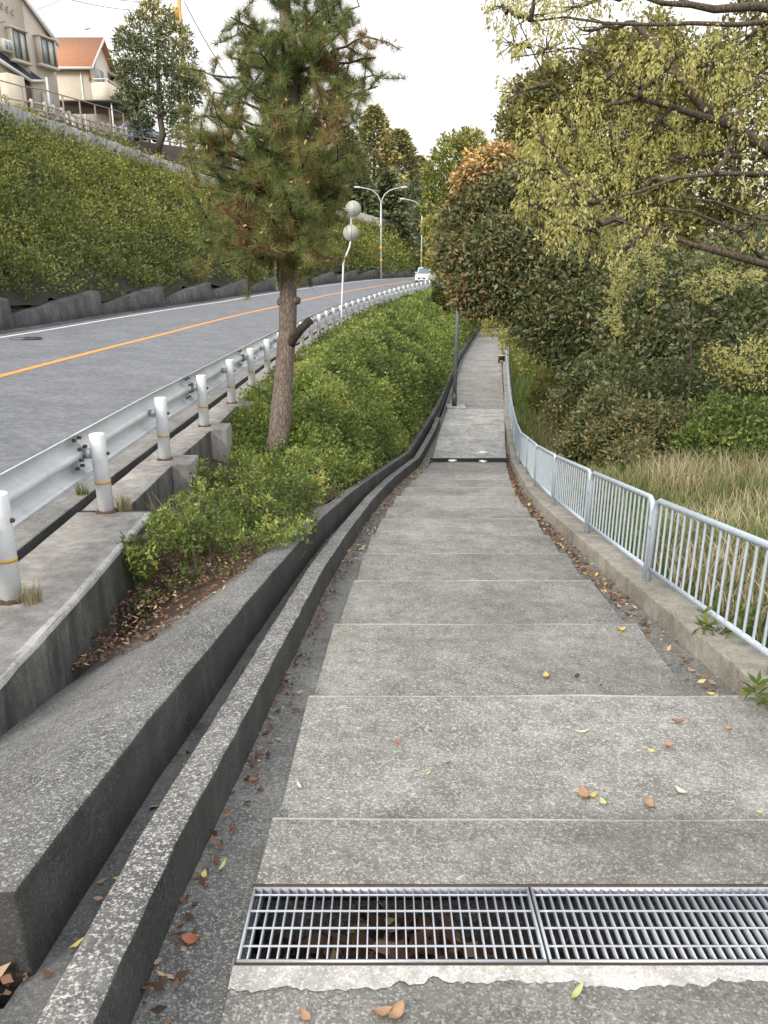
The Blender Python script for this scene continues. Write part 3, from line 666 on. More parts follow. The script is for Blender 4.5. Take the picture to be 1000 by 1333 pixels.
P = np.stack([X, Y, zR(X, Y)-.02], 1)
grass_obj('green_grass', P, .16+.12*vnoise(X, Y, 35)+.004*Y, .35+.3*vnoise(X*.7, Y*.5, 36), L_green, 'short green grass on the slope right of the railing', 'grass', 'stuff', width=.010, lean=.6)
def tuft(name, x, y, z, r, n, hm, tint, mat, label, w=.0025):
    a = R.rand(n)*6.28; rr = r*R.rand(n)**.6; P = np.stack([x+rr*np.cos(a), y+rr*np.sin(a), z+0*a], 1)
    return grass_obj(name, P, hm, tint, mat, label, 'grass tuft', width=w, lean=.8)
tuft('grass_tuft', -2.06, 4.10, -1.885, .075, 110, .10, .55, L_grass, 'dry grass tuft at the base of the nearest white post')
tuft('grass_tuft', -2.15, 6.05, -1.95, .07, 100, .12, .5, L_grass, 'dry grass tuft beside the post on the cracked parapet joint')
tuft('grass_tuft', -2.70, 6.6, float(zG(6.6))-.03, .06, 80, .10, .45, L_green, 'small green grass tuft growing from the road edge strip')
tuft('grass_tuft', -1.75, 6.15, float(zP(6.1))+.3, .22, 160, .30, .6, L_grass, 'bleached dry stalks rising from the sparse bush')
def weed(x, y, z, r, label):
    fo = Foliage(); e = empty('weed', (x, y, z), label, 'weed'); mb = MB()
    for k in range(7):
        a = R.rand()*6.28; q = (x+r*math.cos(a), y+r*math.sin(a), z+r*1.5*R.rand()); limb(mb, (x, y, z), q, .004, .002, 4); blob_leaves(fo, np.array(q), .05, 14, .07, .55, .15, 7, .6, ratio=.3)
    mb.build('stem', M_twig, e); fo.build('leaves', L_green, e)
c = at(960, 835, 4.55); weed(float(xRL(4.1))+.0, 4.05, float(zP(4.05))+.06, .10, 'green weed with yellow flowers growing through the railing bottom bar')
weed(1.86, 3.22, float(zP(3.2))-.05, .07, 'green weed at the end of the railing kerb')

# ------------------------------------------------------------------ hedge on the far road slope, crest fences
def pos2(Y, f, h):
    t = tC(Y)*(f*1.0-.05); hh2 = hd(Y); o_ = -9.05-t-h*.55
    return np.stack([xg(Y)+o_*np.cos(hh2), Y-o_*np.sin(hh2), zG(Y)+.5+.35*(1-f)+t*.97+h*.72], -1)
def hh2_(Y, f): return np.interp(Y, [70, 82], [1, .5])*(.1+1.5*vnoise(Y*.4, f*4.5, 41)+1.3*vnoise(Y*.9+f*3, f*8, 42)+1.0*vnoise(Y*2.3-f*5, f*22, 47)**2)*np.clip(np.sin(np.clip(f*.62+.1, 0, 1)*math.pi)*2.2, .45, 1)+(-.05+.75*vnoise(Y*.33, Y*0, 43)**1.5)*np.clip((f-.75)*4, 0, 1)*(Y < 78)
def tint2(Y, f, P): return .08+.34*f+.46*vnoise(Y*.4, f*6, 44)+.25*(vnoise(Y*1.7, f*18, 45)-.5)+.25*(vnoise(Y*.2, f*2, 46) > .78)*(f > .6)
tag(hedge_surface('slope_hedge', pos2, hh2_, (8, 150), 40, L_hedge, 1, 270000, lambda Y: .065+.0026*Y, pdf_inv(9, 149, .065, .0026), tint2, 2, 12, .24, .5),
    'thick unclipped hedge covering the slope across the road', 'hedge', kind='stuff')
# sawtooth retaining wall
rw = empty('retaining_wall', tuple(rd(30., -8.9)), 'dark concrete retaining wall stepping in sawtooth blocks along the far side of the road', 'wall')
y = -2.
while y < 150:
    y1 = y+6.2; Yv_ = np.linspace(y, y1-.05, 6); t_ = np.linspace(0, 1, 6)
    b0 = rd(Yv_, -8.72); b1 = rd(Yv_, -9.1); top = .36+.5*t_
    l = [b1-np.array((0, 0, .3)), b1+np.stack([0*t_, 0*t_, top+.06], 1), b0+np.stack([0*t_-.08, 0*t_, top], 1), b0-np.array((0, 0, .3))]
    loft('wall_block', l, M_farwall, closed=True, caps=True, parent=rw); y = y1
# plank fence on the crest
def crest_fence(name, y0, y1, extra, hgt, label, zoff, step=2.4, mat=M_plank):
    e = empty(name, tuple(crest(np.array([y0]), extra, 0)[0]), label, 'fence'); y = y0
    while y < y1:
        Yv_ = np.array([y, min(y+step, y1)]); p = crest(Yv_, extra, zoff); zt = min(p[0][2], p[1][2])
        d = (p[1]-p[0]); L_ = math.hypot(d[0], d[1]); n = int(L_/.15); mb = MB(); rz = math.atan2(d[1], d[0])
        for i in range(n):
            q = p[0]+d*(i+.5)/n; hb = hgt*R.uniform(.97, 1.02); mb.box((q[0], q[1], q[2]-.25+hb/2), (L_/n*.93, .025+.01*R.rand(), hb+.5), rz)
        mb.build('board_panel', mat, e)
        mb = MB(); q = p[0]; mb.box((q[0], q[1], q[2]+hgt/2-.2), (.09, .09, hgt+.5), rz); mb.build('post', mat, e)
        y += step
crest_fence('board_fence', 26, 70, .05, 1.6, 'grey weathered board fence stepping along the crest below the houses', -.35)
crest_fence('concrete_fence', 82, 150, .05, 1.35, 'pale far fence running down the crest beyond the street lamps', .35, 4., M_fence)
# terrace wall, fences
def crs(y, extra, z): p = crest(np.array([float(y)]), extra, 0)[0]; p[2] = z; return p
edge = np.array([at(*q) for q in ((-120, 118, 41), (-20, 138, 43), (55, 150, 46), (81, 157, 48), (103, 166, 50), (123, 171, 52), (141, 176, 54), (159, 179.5, 56), (175, 183, 58), (200, 186, 61), (230, 190, 65), (262, 195, 69), (300, 200, 74))])
back = edge+np.array((-.9, .3, 0))*.4; far_ = edge+np.array((-30, 10, .2)); lo0 = edge-np.array((0, 0, 2.6)); lo1 = back-np.array((0, 0, 2.6))
tag(loft('terrace_wall', [lo0, edge, back, lo1], simple('brown_stained_concrete', (.10, .08, .07), .9, 0, .4, 1.5, dirt=.5, dirtc=(.2, .18, .16)), closed=True, caps=True), 'dark brown stained terrace wall below the white fence', 'wall')
tag(loft('terrace_ground', [back-np.array((0, 0, .01)), far_], M_soil), kind='structure')
wf = empty('white_fence', edge[3], 'white post and rail fence along the edge of the house terrace', 'fence')
tl = np.linspace(1, 12, 26); ep = np.stack([np.interp(tl, np.arange(13), edge[:, k]) for k in range(3)], 1)+np.array((-.2, .07, 0))
for i, p in enumerate(ep):
    mb = MB(); mb.box((p[0], p[1], p[2]+.40), (.15, .15, .86)); mb.build('post', M_fence, wf)
    if i < len(ep)-1:
        for zz in (.3, .66):
            mb = MB(); mb.tube([p+np.array((0, 0, zz)), ep[i+1]+np.array((0, 0, zz))], .055, 6); mb.build('rail', M_fence, wf)
pf = empty('pipe_fence', at(103, 168, 47), 'thin brown pole frame standing in front of the white fence', 'fence')
tops = []
for px, y0, y1, d in ((-2, 104, 146, 42), (28, 112, 152, 43.5), (58, 117, 159, 45), (81, 124, 166, 46.5), (103, 130, 172, 48), (123, 136, 177, 50), (142, 141, 183, 52), (160, 147, 188, 54)):
    t_ = at(px, y0, d); b_ = at(px+4, y1+8, d); b_[:2] = t_[:2]; tops.append(t_); mb = MB(); mb.tube([b_, t_], .05, 6); mb.build('post', M_brownpole, pf)
mb = MB(); mb.tube(tops, .035, 6); mb.build('top_rail', M_brownpole, pf)

# ------------------------------------------------------------------ houses
def local(org, ang):
    return Matrix.Translation(tuple(float(c) for c in org))@Matrix.Rotation(ang, 4, 'Z')
A0 = at(75, 110, 50.); ang = math.radians(70); org = np.array((A0[0], A0[1], at(75, 158, 49.)[2])); Mh = local(org, ang)
def hp(name, boxes, mat, par, bevel=0, M=Mh):
    mb = MB()
    for b in boxes: mb.box(b[0], b[1])
    return mb.build(name, mat, par, bevel=bevel, M=M)
h1 = empty('house', org, 'beige gabled house with two bay windows and a dark blue porch roof', 'house', 'houses above the slope')
EH, AX, AH = float(at(76, 57, 50.)[2]-org[2]), -3.3, float(at(28, -16, 47.3)[2]-org[2])
mb = MB(); mb.prism([(0, -1), (0, EH), (AX, AH), (-6.6, EH), (-6.6, -1)], 1, 0, 8); mb.build('wall', M_beige, h1, M=Mh)
mb = MB(); mb.prism([(-2.35, 0), (-2.35, AH-.95*(AH-EH)/3.3-.05), (AX, AH-.05), (-6.5, EH+.05), (-6.5, 0)], 1, -.06, -.003); mb.build('wall_panel', M_brownish, h1, M=Mh)
k = (AH-EH)/3.3
roof = MB(); roof.prism([(.3, EH-.3*k+.02), (AX, AH+.02), (AX, AH+.25), (.3, EH-.3*k+.25)], 1, -.12, 8.3); roof.prism([(-6.9, EH-.3*k+.02), (AX-.002, AH+.02), (AX-.002, AH+.25), (-6.9, EH-.3*k+.25)], 1, -.12, 8.3)
rf = roof.build('roof', M_orange, h1, M=Mh)
mb = MB(); mb.prism([(.33, EH-.3*k-.1), (AX, AH-.1), (AX, AH+.27), (.33, EH-.3*k+.27)], 1, -.18, -.125); mb.prism([(-6.93, EH-.3*k-.1), (AX-.002, AH-.1), (AX-.002, AH+.27), (-6.93, EH-.3*k+.27)], 1, -.18, -.125); mb.build('barge_board', M_trim, rf, M=Mh)
def bay(x0, x1, z0, z1):
    w = hp('window', [(((x0+x1)/2, -.2, z0-.09), (x1-x0+.1, .5, .16)), (((x0+x1)/2, -.2, z1+.06), (x1-x0+.1, .5, .1)), ((x0+.08, -.2, (z0+z1)/2), (.16, .4, z1-z0)), ((x1-.08, -.2, (z0+z1)/2), (.16, .4, z1-z0))], M_beige, h1)
    hp('pane', [((x0+.16+(x1-x0-.32)*.25, -.36, (z0+z1)/2), ((x1-x0-.32)/2, .03, z1-z0-.02)), ], M_glass, w)
    hp('curtain', [((x0+.16+(x1-x0-.32)*.75, -.33, (z0+z1)/2), ((x1-x0-.32)/2, .03, z1-z0-.02))], M_curtain, w)
    hp('frame', [((x0+.18, -.4, (z0+z1)/2), (.05, .05, z1-z0)), ((x1-.18, -.4, (z0+z1)/2), (.05, .05, z1-z0)), (((x0+x1)/2, -.4, (z0+z1)/2), (.06, .05, z1-z0)), (((x0+x1)/2, -.4, z0+.04), (x1-x0-.36, .045, .07)), (((x0+x1)/2, -.4, z1-.04), (x1-x0-.36, .045, .07))], simple('bronze_frame', (.16, .14, .12), .5), w)
w0 = float(at(62, 88, 49.3)[2]-org[2]); w1 = float(at(28, 80, 47)[2]-org[2]); bay(-1.65, -.2, w0, w0+1.5); bay(-3.95, -2.6, w1, w1+1.6)
hp('window', [((-1.1, -.03, w0-2.2), (1.0, .1, 1.2))], M_glass, h1); hp('garage_door', [((-1.2, -.02, w0-3.2), (1.9, .06, .9))], M_brownish, h1)
hp('air_conditioner', [((-4.35, -.3, w1+.55), (.75, .35, .62))], M_trim, h1); hp('vent_panel', [((-4.5, -.49, w1+.55), (.2, .03, .45)), ((-4.2, -.49, w1+.55), (.2, .03, .45))], M_glass, h1)
mb = MB()
for i in range(3):
    x = -4.1+i*.42
    mb.tube([(x+.13, -.1, w1+2.80-.06*i), (x, -.1, w1+2.87-.06*i), (x-.1, -.1, w1+2.70-.06*i), (x, -.1, w1+2.53-.06*i), (x+.13, -.1, w1+2.59-.06*i)], .03, 5)
    if i != 2: mb.tube([(x-.08, -.1, w1+2.70-.06*i), (x+.1, -.1, w1+2.70-.06*i)], .025, 5)
mb.build('gable_emblem', M_brownish, h1, M=Mh)
pr = MB(); q1 = float(at(57, 106, 48.5)[2]-org[2])
pa, pb_, pc, pd = at(18, 76, 46.6), at(58, 103, 49.0), at(38, 104, 47.6), at(-4, 76, 45.2)
dn = np.array((0, 0, -.14)); ext = (pa-pb_)*.5; pa = pa+ext; pd = pd+ext
mb = MB(); mb.add([pa, pb_, pc, pd, pa+dn, pb_+dn, pc+dn, pd+dn], [(0, 1, 2, 3), (7, 6, 5, 4), (0, 4, 5, 1), (1, 5, 6, 2), (2, 6, 7, 3), (3, 7, 4, 0)]); o = mb.build('porch_roof', M_blue, h1)
mb = MB(); of = np.array((.10, -.04, -.06)); mb.tube([pd+of, pc+of], .11, 6); mb.tube([pc+of, pb_+of+np.array((0, 0, -.05))], .09, 6); mb.build('fascia', M_trim, o)
hp('porch_wall', [((-5.0, -.70, q1-2.0), (1.3, 1.25, 3.3))], M_beige, h1); hp('porch_post', [((-2.5, -1.35, q1-1.3), (.1, .1, 2.6))], M_trim, h1); hp('door', [((-3.0, -.09, q1-1.2), (.9, .06, 2.1))], M_door, h1)

c = at(115, 86, 66.); X1, Y1, ze = c; zb = 8.2
h2 = empty('house', (X1-3, Y1+3, zb), 'cream house with an orange tiled roof and a walled balcony', 'house', 'houses above the slope')
rt = at(115, 47, 69.5)[2]-.6
I4 = Matrix()
mb = MB(); mb.prism([(Y1, zb-1), (Y1, ze), (Y1+3.5, rt-.1), (Y1+7, ze), (Y1+7, zb-1)], 0, X1-8, X1); mb.build('wall', M_cream, h2)
mb = MB(); k2 = (rt-ze)/3.5
mb.prism([(Y1-.4, ze-.4*k2+.02), (Y1+3.5, rt+.02), (Y1+3.5, rt+.2), (Y1-.4, ze-.4*k2+.2)], 0, X1-8.3, X1+.45); mb.prism([(Y1+7.4, ze-.4*k2+.02), (Y1+3.502, rt+.02), (Y1+3.502, rt+.2), (Y1+7.4, ze-.4*k2+.2)], 0, X1-8.3, X1+.45)
rf = mb.build('roof', M_orange, h2)
mb = MB(); mb.box((X1-4, Y1-.45, ze-.4*k2+.08), (8.8, .12, .2)); mb.prism([(Y1-.45, ze-.4*k2-.1), (Y1+3.5, rt-.06), (Y1+3.5, rt+.22), (Y1-.45, ze-.4*k2+.22)], 0, X1+.46, X1+.52); mb.build('fascia', M_trim, rf)
mb = MB(); mb.tube([(X1-.7, Y1-.08, ze-.2), (X1-.7, Y1-.08, zb)], .06, 6); mb.build('downpipe', M_trim, h2)
mb = MB(); mb.box((X1+.75, Y1+2.8, ze-2.2), (1.5, 5.5, 2.0)); b = mb.build('balcony', M_cream, h2)
mb = MB(); mb.tube([(X1+.05, Y1+.1, ze-.95), (X1+1.45, Y1+.1, ze-.95), (X1+1.45, Y1+5.5, ze-.95)], .05, 6)
mb.tube([(X1+1.45, Y1+.1, ze-1.25), (X1+1.45, Y1+.1, ze-.95)], .04, 6); mb.build('handrail', M_trim, b)
w = MB(); w.box((X1+.02, Y1+2.6, ze-.35), (.06, 2.2, 1.3)); w = w.build('window', M_glass, h2); mb = MB()
for yy in (1.5, 2.6, 3.7): mb.box((X1+.06, Y1+yy, ze-.35), (.06, .1, 1.35))
mb.build('frame', M_trim, w)
mb = MB(); mb.box((X1+.03, Y1-.05, ze-.6), (.12, .12, 1.1)); mb.build('warm_lit_corner', simple('warm_light_tint', (.42, .17, .07), .8), h2)  # orange strip stands in for the warm light on this corner
c3 = at(150, 150, 72)
h3 = empty('house', (c3[0]-2, c3[1], 8.4), 'low pale building with a sloping grey roof behind the carport', 'house', 'houses above the slope')
mb = MB(); mb.box((c3[0]-1.5, c3[1]+3, c3[2]+.2), (6, 6, 5.4)); mb.build('wall', M_cream, h3)
mb = MB(); mb.prism([(c3[0]-4.8, c3[2]+5.2), (c3[0]+1.8, c3[2]+2.6), (c3[0]+1.8, c3[2]+2.85), (c3[0]-4.8, c3[2]+5.45)], 1, c3[1]-.4, c3[1]+6.3); mb.build('roof', simple('pale_roof', (.42, .40, .39), .8, 0, .06), h3)
for xx in (-2.6, -.2):
    mb = MB(); mb.box((c3[0]+xx, c3[1]-.02, c3[2]+.2), (1.0, .08, 1.3)); mb.build('window', M_glass, h3)
c4 = at(112, 136, 58.)
cp = empty('carport', (c4[0], c4[1], 7.8), 'flat dark carport roof on thin posts behind the fences', 'carport')
mb = MB(); mb.box((c4[0], c4[1]+1, c4[2]), (5.0, 5.0, .12)); mb.build('roof', M_darkroof, cp)
for sx in (-2.3, 2.3):
    for sy in (-1.2, 3.2):
        mb = MB(); mb.box((c4[0]+sx, c4[1]+sy, (c4[2]+7.6)/2), (.09, .09, c4[2]-7.6)); mb.build('post', M_trim, cp)

# ------------------------------------------------------------------ vehicles
def car(name, label, loc, rz, paint, van=True):
    e = bpy.data.objects.new(name, None); COL.objects.link(e); e.location = [float(a) for a in loc]; e.rotation_euler.z = rz; e.scale = (.87, .87, .87); tag(e, label, 'car', None)
    def part(mb, nm, m, par=e, bevel=.02, smooth=False):
        o = np_mesh(nm, np.array(mb.V), mb.F, [m]); o = bpy.data.objects.new(nm, o); COL.objects.link(o); o.parent = par
        if bevel: b = o.modifiers.new('b', 'BEVEL'); b.width = bevel; b.segments = 2; b.limit_method = 'ANGLE'
        return o
    mb = MB(); mb.prism([(-1.68, .30), (-1.70, .62), (-1.62, .88), (-1.0, .98), (1.62, 1.0), (1.68, .6), (1.62, .28)], 0, -.73, .73); part(mb, 'body', paint, bevel=.06)
    mb = MB(); mb.prism([(-1.05, .97), (-.45, 1.56), (-.2, 1.62), (1.45, 1.60), (1.6, 1.0)], 0, -.66, .66); cab = part(mb, 'cabin', paint, bevel=.05)
    mb = MB(); mb.add([(-.58, -1.03, 1.02), (.58, -1.03, 1.02), (.54, -.5, 1.54), (-.54, -.5, 1.54)], [(0, 1, 2, 3)]); w = part(mb, 'windscreen', M_carglass, cab, 0)
    w.location.y = -.022
    for s in (-1, 1):
        mb = MB(); mb.add([(s*.668, -.85, 1.04), (s*.668, 1.4, 1.04), (s*.668, 1.35, 1.5), (s*.668, -.4, 1.5)], [(0, 1, 2, 3)]); part(mb, 'side_window', M_carglass, cab, 0)
        mb = MB(); mb.box((s*.55, -1.66, .78), (.28, .12, .2)); part(mb, 'headlight', M_headlight)
        mb = MB(); mb.box((s*.8, -.85, 1.08), (.14, .1, .15)); part(mb, 'mirror', paint)
        for y in (-1.15, 1.15):
            mb = MB(); mb.tube([(s*.58, y, .29), (s*.74, y, .29)], .29, 18); wh = part(mb, 'wheel', M_tyre); mb = MB(); mb.tube([(s*.735, y, .29), (s*.75, y, .29)], .18, 12); part(mb, 'rim', M_galv, wh)
    mb = MB(); mb.box((0, -1.70, .55), (.8, .06, .14)); part(mb, 'grille', M_black)
    mb = MB(); mb.box((0, -1.735, .44), (.34, .02, .17)); part(mb, 'number_plate', M_trim)
    return e
yc = 73.; p = rd(yc, -2.5); car('car', 'small white car driving towards the camera beside the guardrail', p, -float(hd(yc)), M_carpaint)
p2 = at(178, 181, 62); car('parked_car', 'parked car with a blue windscreen on the terrace beside the tree', p2+np.array((0, 1., -.1)), 1.1, simple('blue_car_paint', (.25, .45, .68), .3, 0, .04))

# ------------------------------------------------------------------ poles
def lamp(base, H, label, band=True, armang=0.):
    e = empty('street_lamp', base, label, 'street lamp', 'twin-arm street lamps along the far kerb'); x, y, z = [float(a) for a in base]
    mb = MB(); mb.tube([(x, y, z-.2), (x, y, z+H*.5), (x, y, z+H*.86)], np.array([.11, .09, .07]), 12); mb.build('pole', M_lamp, e, smooth=True)
    ca, sa = math.cos(armang), math.sin(armang)
    for s in (-1, 1):
        mb = MB(); P = [(x+s*ca*u, y+s*sa*u, z+H*.86+v) for u, v in ((0, -.3), (.08, .1), (.35, .62), (.85, 1.02), (1.5, 1.2), (2.0, 1.26))]; mb.tube(P, .05, 8); a = mb.build('arm', M_lamp, e, smooth=True)
        mb = MB(); mb.tube([(x+s*ca*1.9, y+s*sa*1.9, z+H*.86+1.25), (x+s*ca*2.1, y+s*sa*2.1, z+H*.86+1.28), (x+s*ca*2.5, y+s*sa*2.5, z+H*.86+1.3), (x+s*ca*2.62, y+s*sa*2.62, z+H*.86+1.28)], np.array([.05, .1, .1, .04]), 8); mb.build('lamp_head', M_lamp, a, smooth=True)
    if band:
        for zz in (1.55, 2.7): mb = MB(); mb.tube([(x, y, z+zz), (x, y, z+zz+.38)], .118, 12); mb.build('reflective_band', M_band, e)
    mb = MB(); mb.box((x-.1, y-.1, z+5.0), (.16, .1, .3)); mb.build('control_box', M_lamp, e)
for (yy, lab, H_) in ((51.5, 'street lamp pole with orange bands half hidden by the pine crown', 8.6), (78.3, 'tall grey twin-arm street lamp standing clear of the trees', 8.4), (94.3, 'farthest twin-arm street lamp, near the white car', 8.6)):
    lamp(rd(yy, -8.4), H_, lab, True, -.0)
# round signs seen from behind
yb_ = 28.4; q = rd(yb_, .3); sx, sy, sz = [float(a) for a in q]
e = empty('road_sign', (sx, sy, sz), 'round road signs seen from behind on a bent grey pole', 'road sign')
d_ = 29.3; pA = at(447, 392, d_)
pts = [(pA[0], sy, sz-.1), tuple(at(447, 345, d_)), tuple(at(449, 336, d_)), tuple(at(455, 322, d_)), tuple(at(457, 312, d_)), tuple(at(457, 262, d_))]
mb = MB(); mb.tube(np.array(pts), .038, 10); mb.build('pole', M_lamp, e, smooth=True)
for px, py in ((457, 303), (460, 272)):
    c = at(px, py, d_-.08); mb = MB(); mb.tube([(c[0], c[1]-.06, c[2]), (c[0], c[1]-.03, c[2])], .3, 28); b = mb.build('sign_disc', M_signback, e)
    mb = MB(); mb.box((c[0], c[1]-.075, c[2]), (.03, .02, .5)); mb.build('bracket', M_lamp, b)
# path lamp
lx, ly = 2.33, 25.3; lz = float(zP(ly))-.02
e = empty('path_lamp', (lx, ly, lz), 'slim dark green lamp post standing on a white base beside the lower path', 'lamp post')
mb = MB(); mb.box((lx+.05, ly, lz+.02), (.62, .55, .1)); mb.build('base', M_rim, e, bevel=.01)
mb = MB(); mb.tube([(lx, ly, lz+.07), (lx, ly, lz+.5)], .085, 14); mb.build('sleeve', M_green, e, smooth=True)
mb = MB(); mb.tube([(lx, ly, lz+.5), (lx+.02, ly, lz+2.4), (lx+.03, ly, lz+4.35)], np.array([.065, .06, .05]), 12); mb.build('pole', simple('green_grey_pole', (.13, .17, .17), .45, .1, .08), e, smooth=True)
mb = MB(); mb.tube([(lx+.03, ly, lz+4.33), (lx+.03, ly, lz+4.4), (lx+.03, ly, lz+4.52), (lx+.03, ly, lz+4.56)], np.array([.08, .26, .24, .1]), 14); mb.build('lamp_head', M_trim, e, smooth=True)
# utility pole and wires
U = at(237, 60, 74.); e = empty('utility_pole', (U[0], U[1], 8.5), 'utility pole coloured ochre as if sunlit, rising behind the terrace tree', 'utility pole')
mb = MB(); mb.tube([(U[0], U[1], 8.), (U[0], U[1], U[2]+9)], np.array([.25, .17]), 12); mb.build('pole', M_pole, e, smooth=True)
for zz in (1.2, 3.9):
    mb = MB(); mb.box((U[0], U[1], U[2]+zz), (2.2, .12, .12)); mb.build('crossarm', M_pole, e)
mb = MB(); mb.tube([(U[0]-.35, U[1]-.1, U[2]+2.2), (U[0]-.35, U[1]-.1, U[2]+3.2)], .3, 12); mb.build('transformer', M_pole, e)
def wire(a, b, sag, label, r=.02):
    t = np.linspace(0, 1, 25)[:, None]; P = a+(b-a)*t; P[:, 2] -= sag*4*(t*(1-t))[:, 0]
    mb = MB(); mb.tube(P, r, 5); tag(mb.build('power_line', M_wire), label, 'power line', 'power lines over the houses')
top = np.array((U[0], U[1], U[2]+3.9))
wire(at(30, -18, 42), top+np.array((-1, 0, -.8)), .5, 'power line leaving the frame top nearest the beige gable')
wire(at(95, -12, 46), top+np.array((-.4, 0, .1)), .4, 'power line highest in the sky left of the terrace tree')
wire(at(-10, 33, 44), at(110, -14, 60), .1, 'thin power line crossing in front of the beige gable', .015)
wire(at(240, 2, 40), at(338, 150, 44), .5, 'dark cable sloping down behind the pine', .022)
c = at(112, 38, 45); e = MB(); e.add([(0, -.12, 0), (.05, 0, .02), (0, .14, 0), (-.05, 0, .02), (0, 0, .05), (.28, .02, .1), (.24, .1, .08), (-.28, .02, .1), (-.24, .1, .08), (0, .02, -.04)], [(0, 1, 4), (0, 4, 3), (1, 2, 4), (3, 4, 2), (1, 5, 6), (1, 6, 2), (3, 8, 7), (3, 2, 8), (0, 9, 1), (0, 3, 9), (9, 2, 1), (9, 3, 2)])
tag(e.build('bird', M_bird, M=Matrix.Translation(tuple(c))), 'tiny dark bird flying in the sky right of the beige house', 'bird')
# ================================================================== TREES
# pine by the parapet
D = 10.2
tr = [at(364, 560, D), at(369, 500, D), at(374, 430, D), at(377, 330, D), at(384, 220, D), at(379, 110, D), at(371, 20, D), at(367, -90, D), at(366, -200, D)]
pb = at(361, 592, D)
pine = empty('pine_tree', pb, 'pine tree with scaly trunk and ragged needle crown beside the guardrail', 'tree')
TR = np.array([pb]+tr); mb = MB(); rr = .92*np.array([.175, .158, .138, .128, .118, .105, .095, .085, .07, .05])
tt = np.linspace(0, len(TR)-1, 60); TRi = np.stack([np.interp(tt, np.arange(len(TR)), TR[:, k]) for k in range(3)], 1); TRi[:, :2] += .012*(np.stack([vnoise(tt*2, tt*0, 51), vnoise(tt*2, tt*0, 52)], 1)-.5)
ri = np.interp(tt, np.arange(len(TR)), rr)*(1+.12*(vnoise(tt*3.3, tt*0, 53)-.5))
mb.tube(TRi, ri, 18); mb.build('trunk', M_pinebark, pine, smooth=True)
mb = MB(); mb.tube([at(374, 452, D), at(382, 441, D-.1), at(392, 428, D-.2), at(404, 417, D-.3)], np.array([.085, .06, .055, .052]), 10); mb.build('stub_branch', M_darkbark, pine, smooth=True)
mb = MB(); mb.tube([at(372, 395, D), at(362, 392, D-.05)], np.array([.09, .045]), 10); mb.tube([at(378, 392, D), at(390, 391, D-.05)], np.array([.09, .04]), 10); mb.build('branch_knot', M_pinebark, pine, smooth=True)
tips = [(300, 22, -.5), (262, 92, .2), (262, 150, -.6), (248, 212, .4), (262, 186, -.2), (288, 245, -.8), (282, 318, .2), (300, 290, -.7), (330, 335, -.4), (292, 342, -.6), (408, 325, -.5), (425, 280, .3), (462, 222, -.4), (470, 196, .2),
        (487, 98, .4), (492, 112, -.2), (478, 48, -.3), (468, 8, .5), (420, 62, -.8), (340, 70, -.9), (335, 190, -1.1), (415, 190, -1.1), (400, 265, -1.2), (350, 285, -1.0), (440, 140, -.8), (322, 178, .8), (365, 150, 1.0), (430, 240, .9),
        (340, 230, 1.1), (300, -40, 0), (440, -40, .3), (390, -60, -.6), (345, 90, .6), (405, 110, 1.0), (460, 80, .9), (440, 30, -.7), (390, 325, -.9), (375, 300, 1.0), (272, 250, -.2), (455, 165, .7), (310, 45, .5), (415, 15, .8), (345, 130, -.9), (448, 248, -.3), (395, 215, -1.3), (450, 205, -.9), (300, 210, .9), (278, 120, .6), (360, 40, -1.), (255, 175, .6), (270, 285, .3), (475, 120, -.5), (250, 150, .9), (262, 225, -1.), (290, 150, 0.), (430, 200, 1.2), (420, 280, .9), (350, 320, .9), (320, 260, 1.2), (412, 312, -1.), (385, 60, 1.1), (395, 140, -1.3), (380, 250, -1.4), (360, 210, -1.2), (330, 310, -1.1), (410, 335, .5), (300, 75, -.6), (490, 75, 0.), (455, 35, .9), (240, 185, -.2)]
mbb = MB(); VV = []; FF = []; TT = []; kk = 0; budP = []
for (px, py, dd) in tips:
    tip = at(px, py, D+dd)
    hgt_ = TRi[:, 2]; tgt = tip[2]-.1-.22*np.linalg.norm(tip[:2]-TRi[20, :2]); i = int(np.argmin(abs(hgt_-tgt))); i = max(i, int(np.argmin(abs(hgt_-at(377, 335, D)[2]))))
    P = limb(mbb, TRi[i], tip, .03, .008, 6, .12, 7, .03)
    L_ = np.linalg.norm(tip-TRi[i])
    nb = 13
    ends = []
    for b in range(nb):
        s = R.randint(1, 8); q = P[s]; w = unit(1, .15)[0]; e_ = q+w*R.uniform(.16, .5); limb(mbb, q, e_, .009, .004, 4, .15, 3)
        for t in np.linspace(.3, 1, 5): ends.append(q+(e_-q)*t)
    ends = np.array(ends); m = len(ends); k = 46
    bt = R.normal(.57, .14); brown = R.rand() < .06
    axis = unit(m, .55)
    C = np.repeat(ends, k, 0); A = np.repeat(axis, k, 0)*.75+unit(m*k, .1); A /= np.linalg.norm(A, axis=1)[:, None]
    L = .155*R.uniform(.6, 1.2, m*k); W = np.cross(A, unit(m*k)); W /= np.linalg.norm(W, axis=1)[:, None]; W *= .0026
    C = C+R.normal(0, .012, C.shape)
    V = np.empty((m*k, 3, 3)); V[:, 0] = C-W; V[:, 1] = C+W; V[:, 2] = C+A*L[:, None]; V[:, 2, 2] -= .012
    VV.append(V.reshape(-1, 3)); FF.append(np.arange(m*k*3).reshape(-1, 3)+kk); kk += m*k*3
    ct = np.where(R.rand(m) < (.35 if brown else .05), R.uniform(.88, 1., m), bt+R.normal(0, .12, m)); TT.append(np.repeat(ct, k)+R.normal(0, .06, m*k))
    budP += [ends[R.randint(m)]+R.normal(0, .04, 3) for _ in range(4)]
mbb.build('branches', M_darkbark, pine, smooth=True)
mobj('needles', np.concatenate(VV), np.concatenate(FF), L_pine, pine, tint=np.clip(np.concatenate(TT), 0, 1))
mb = MB()
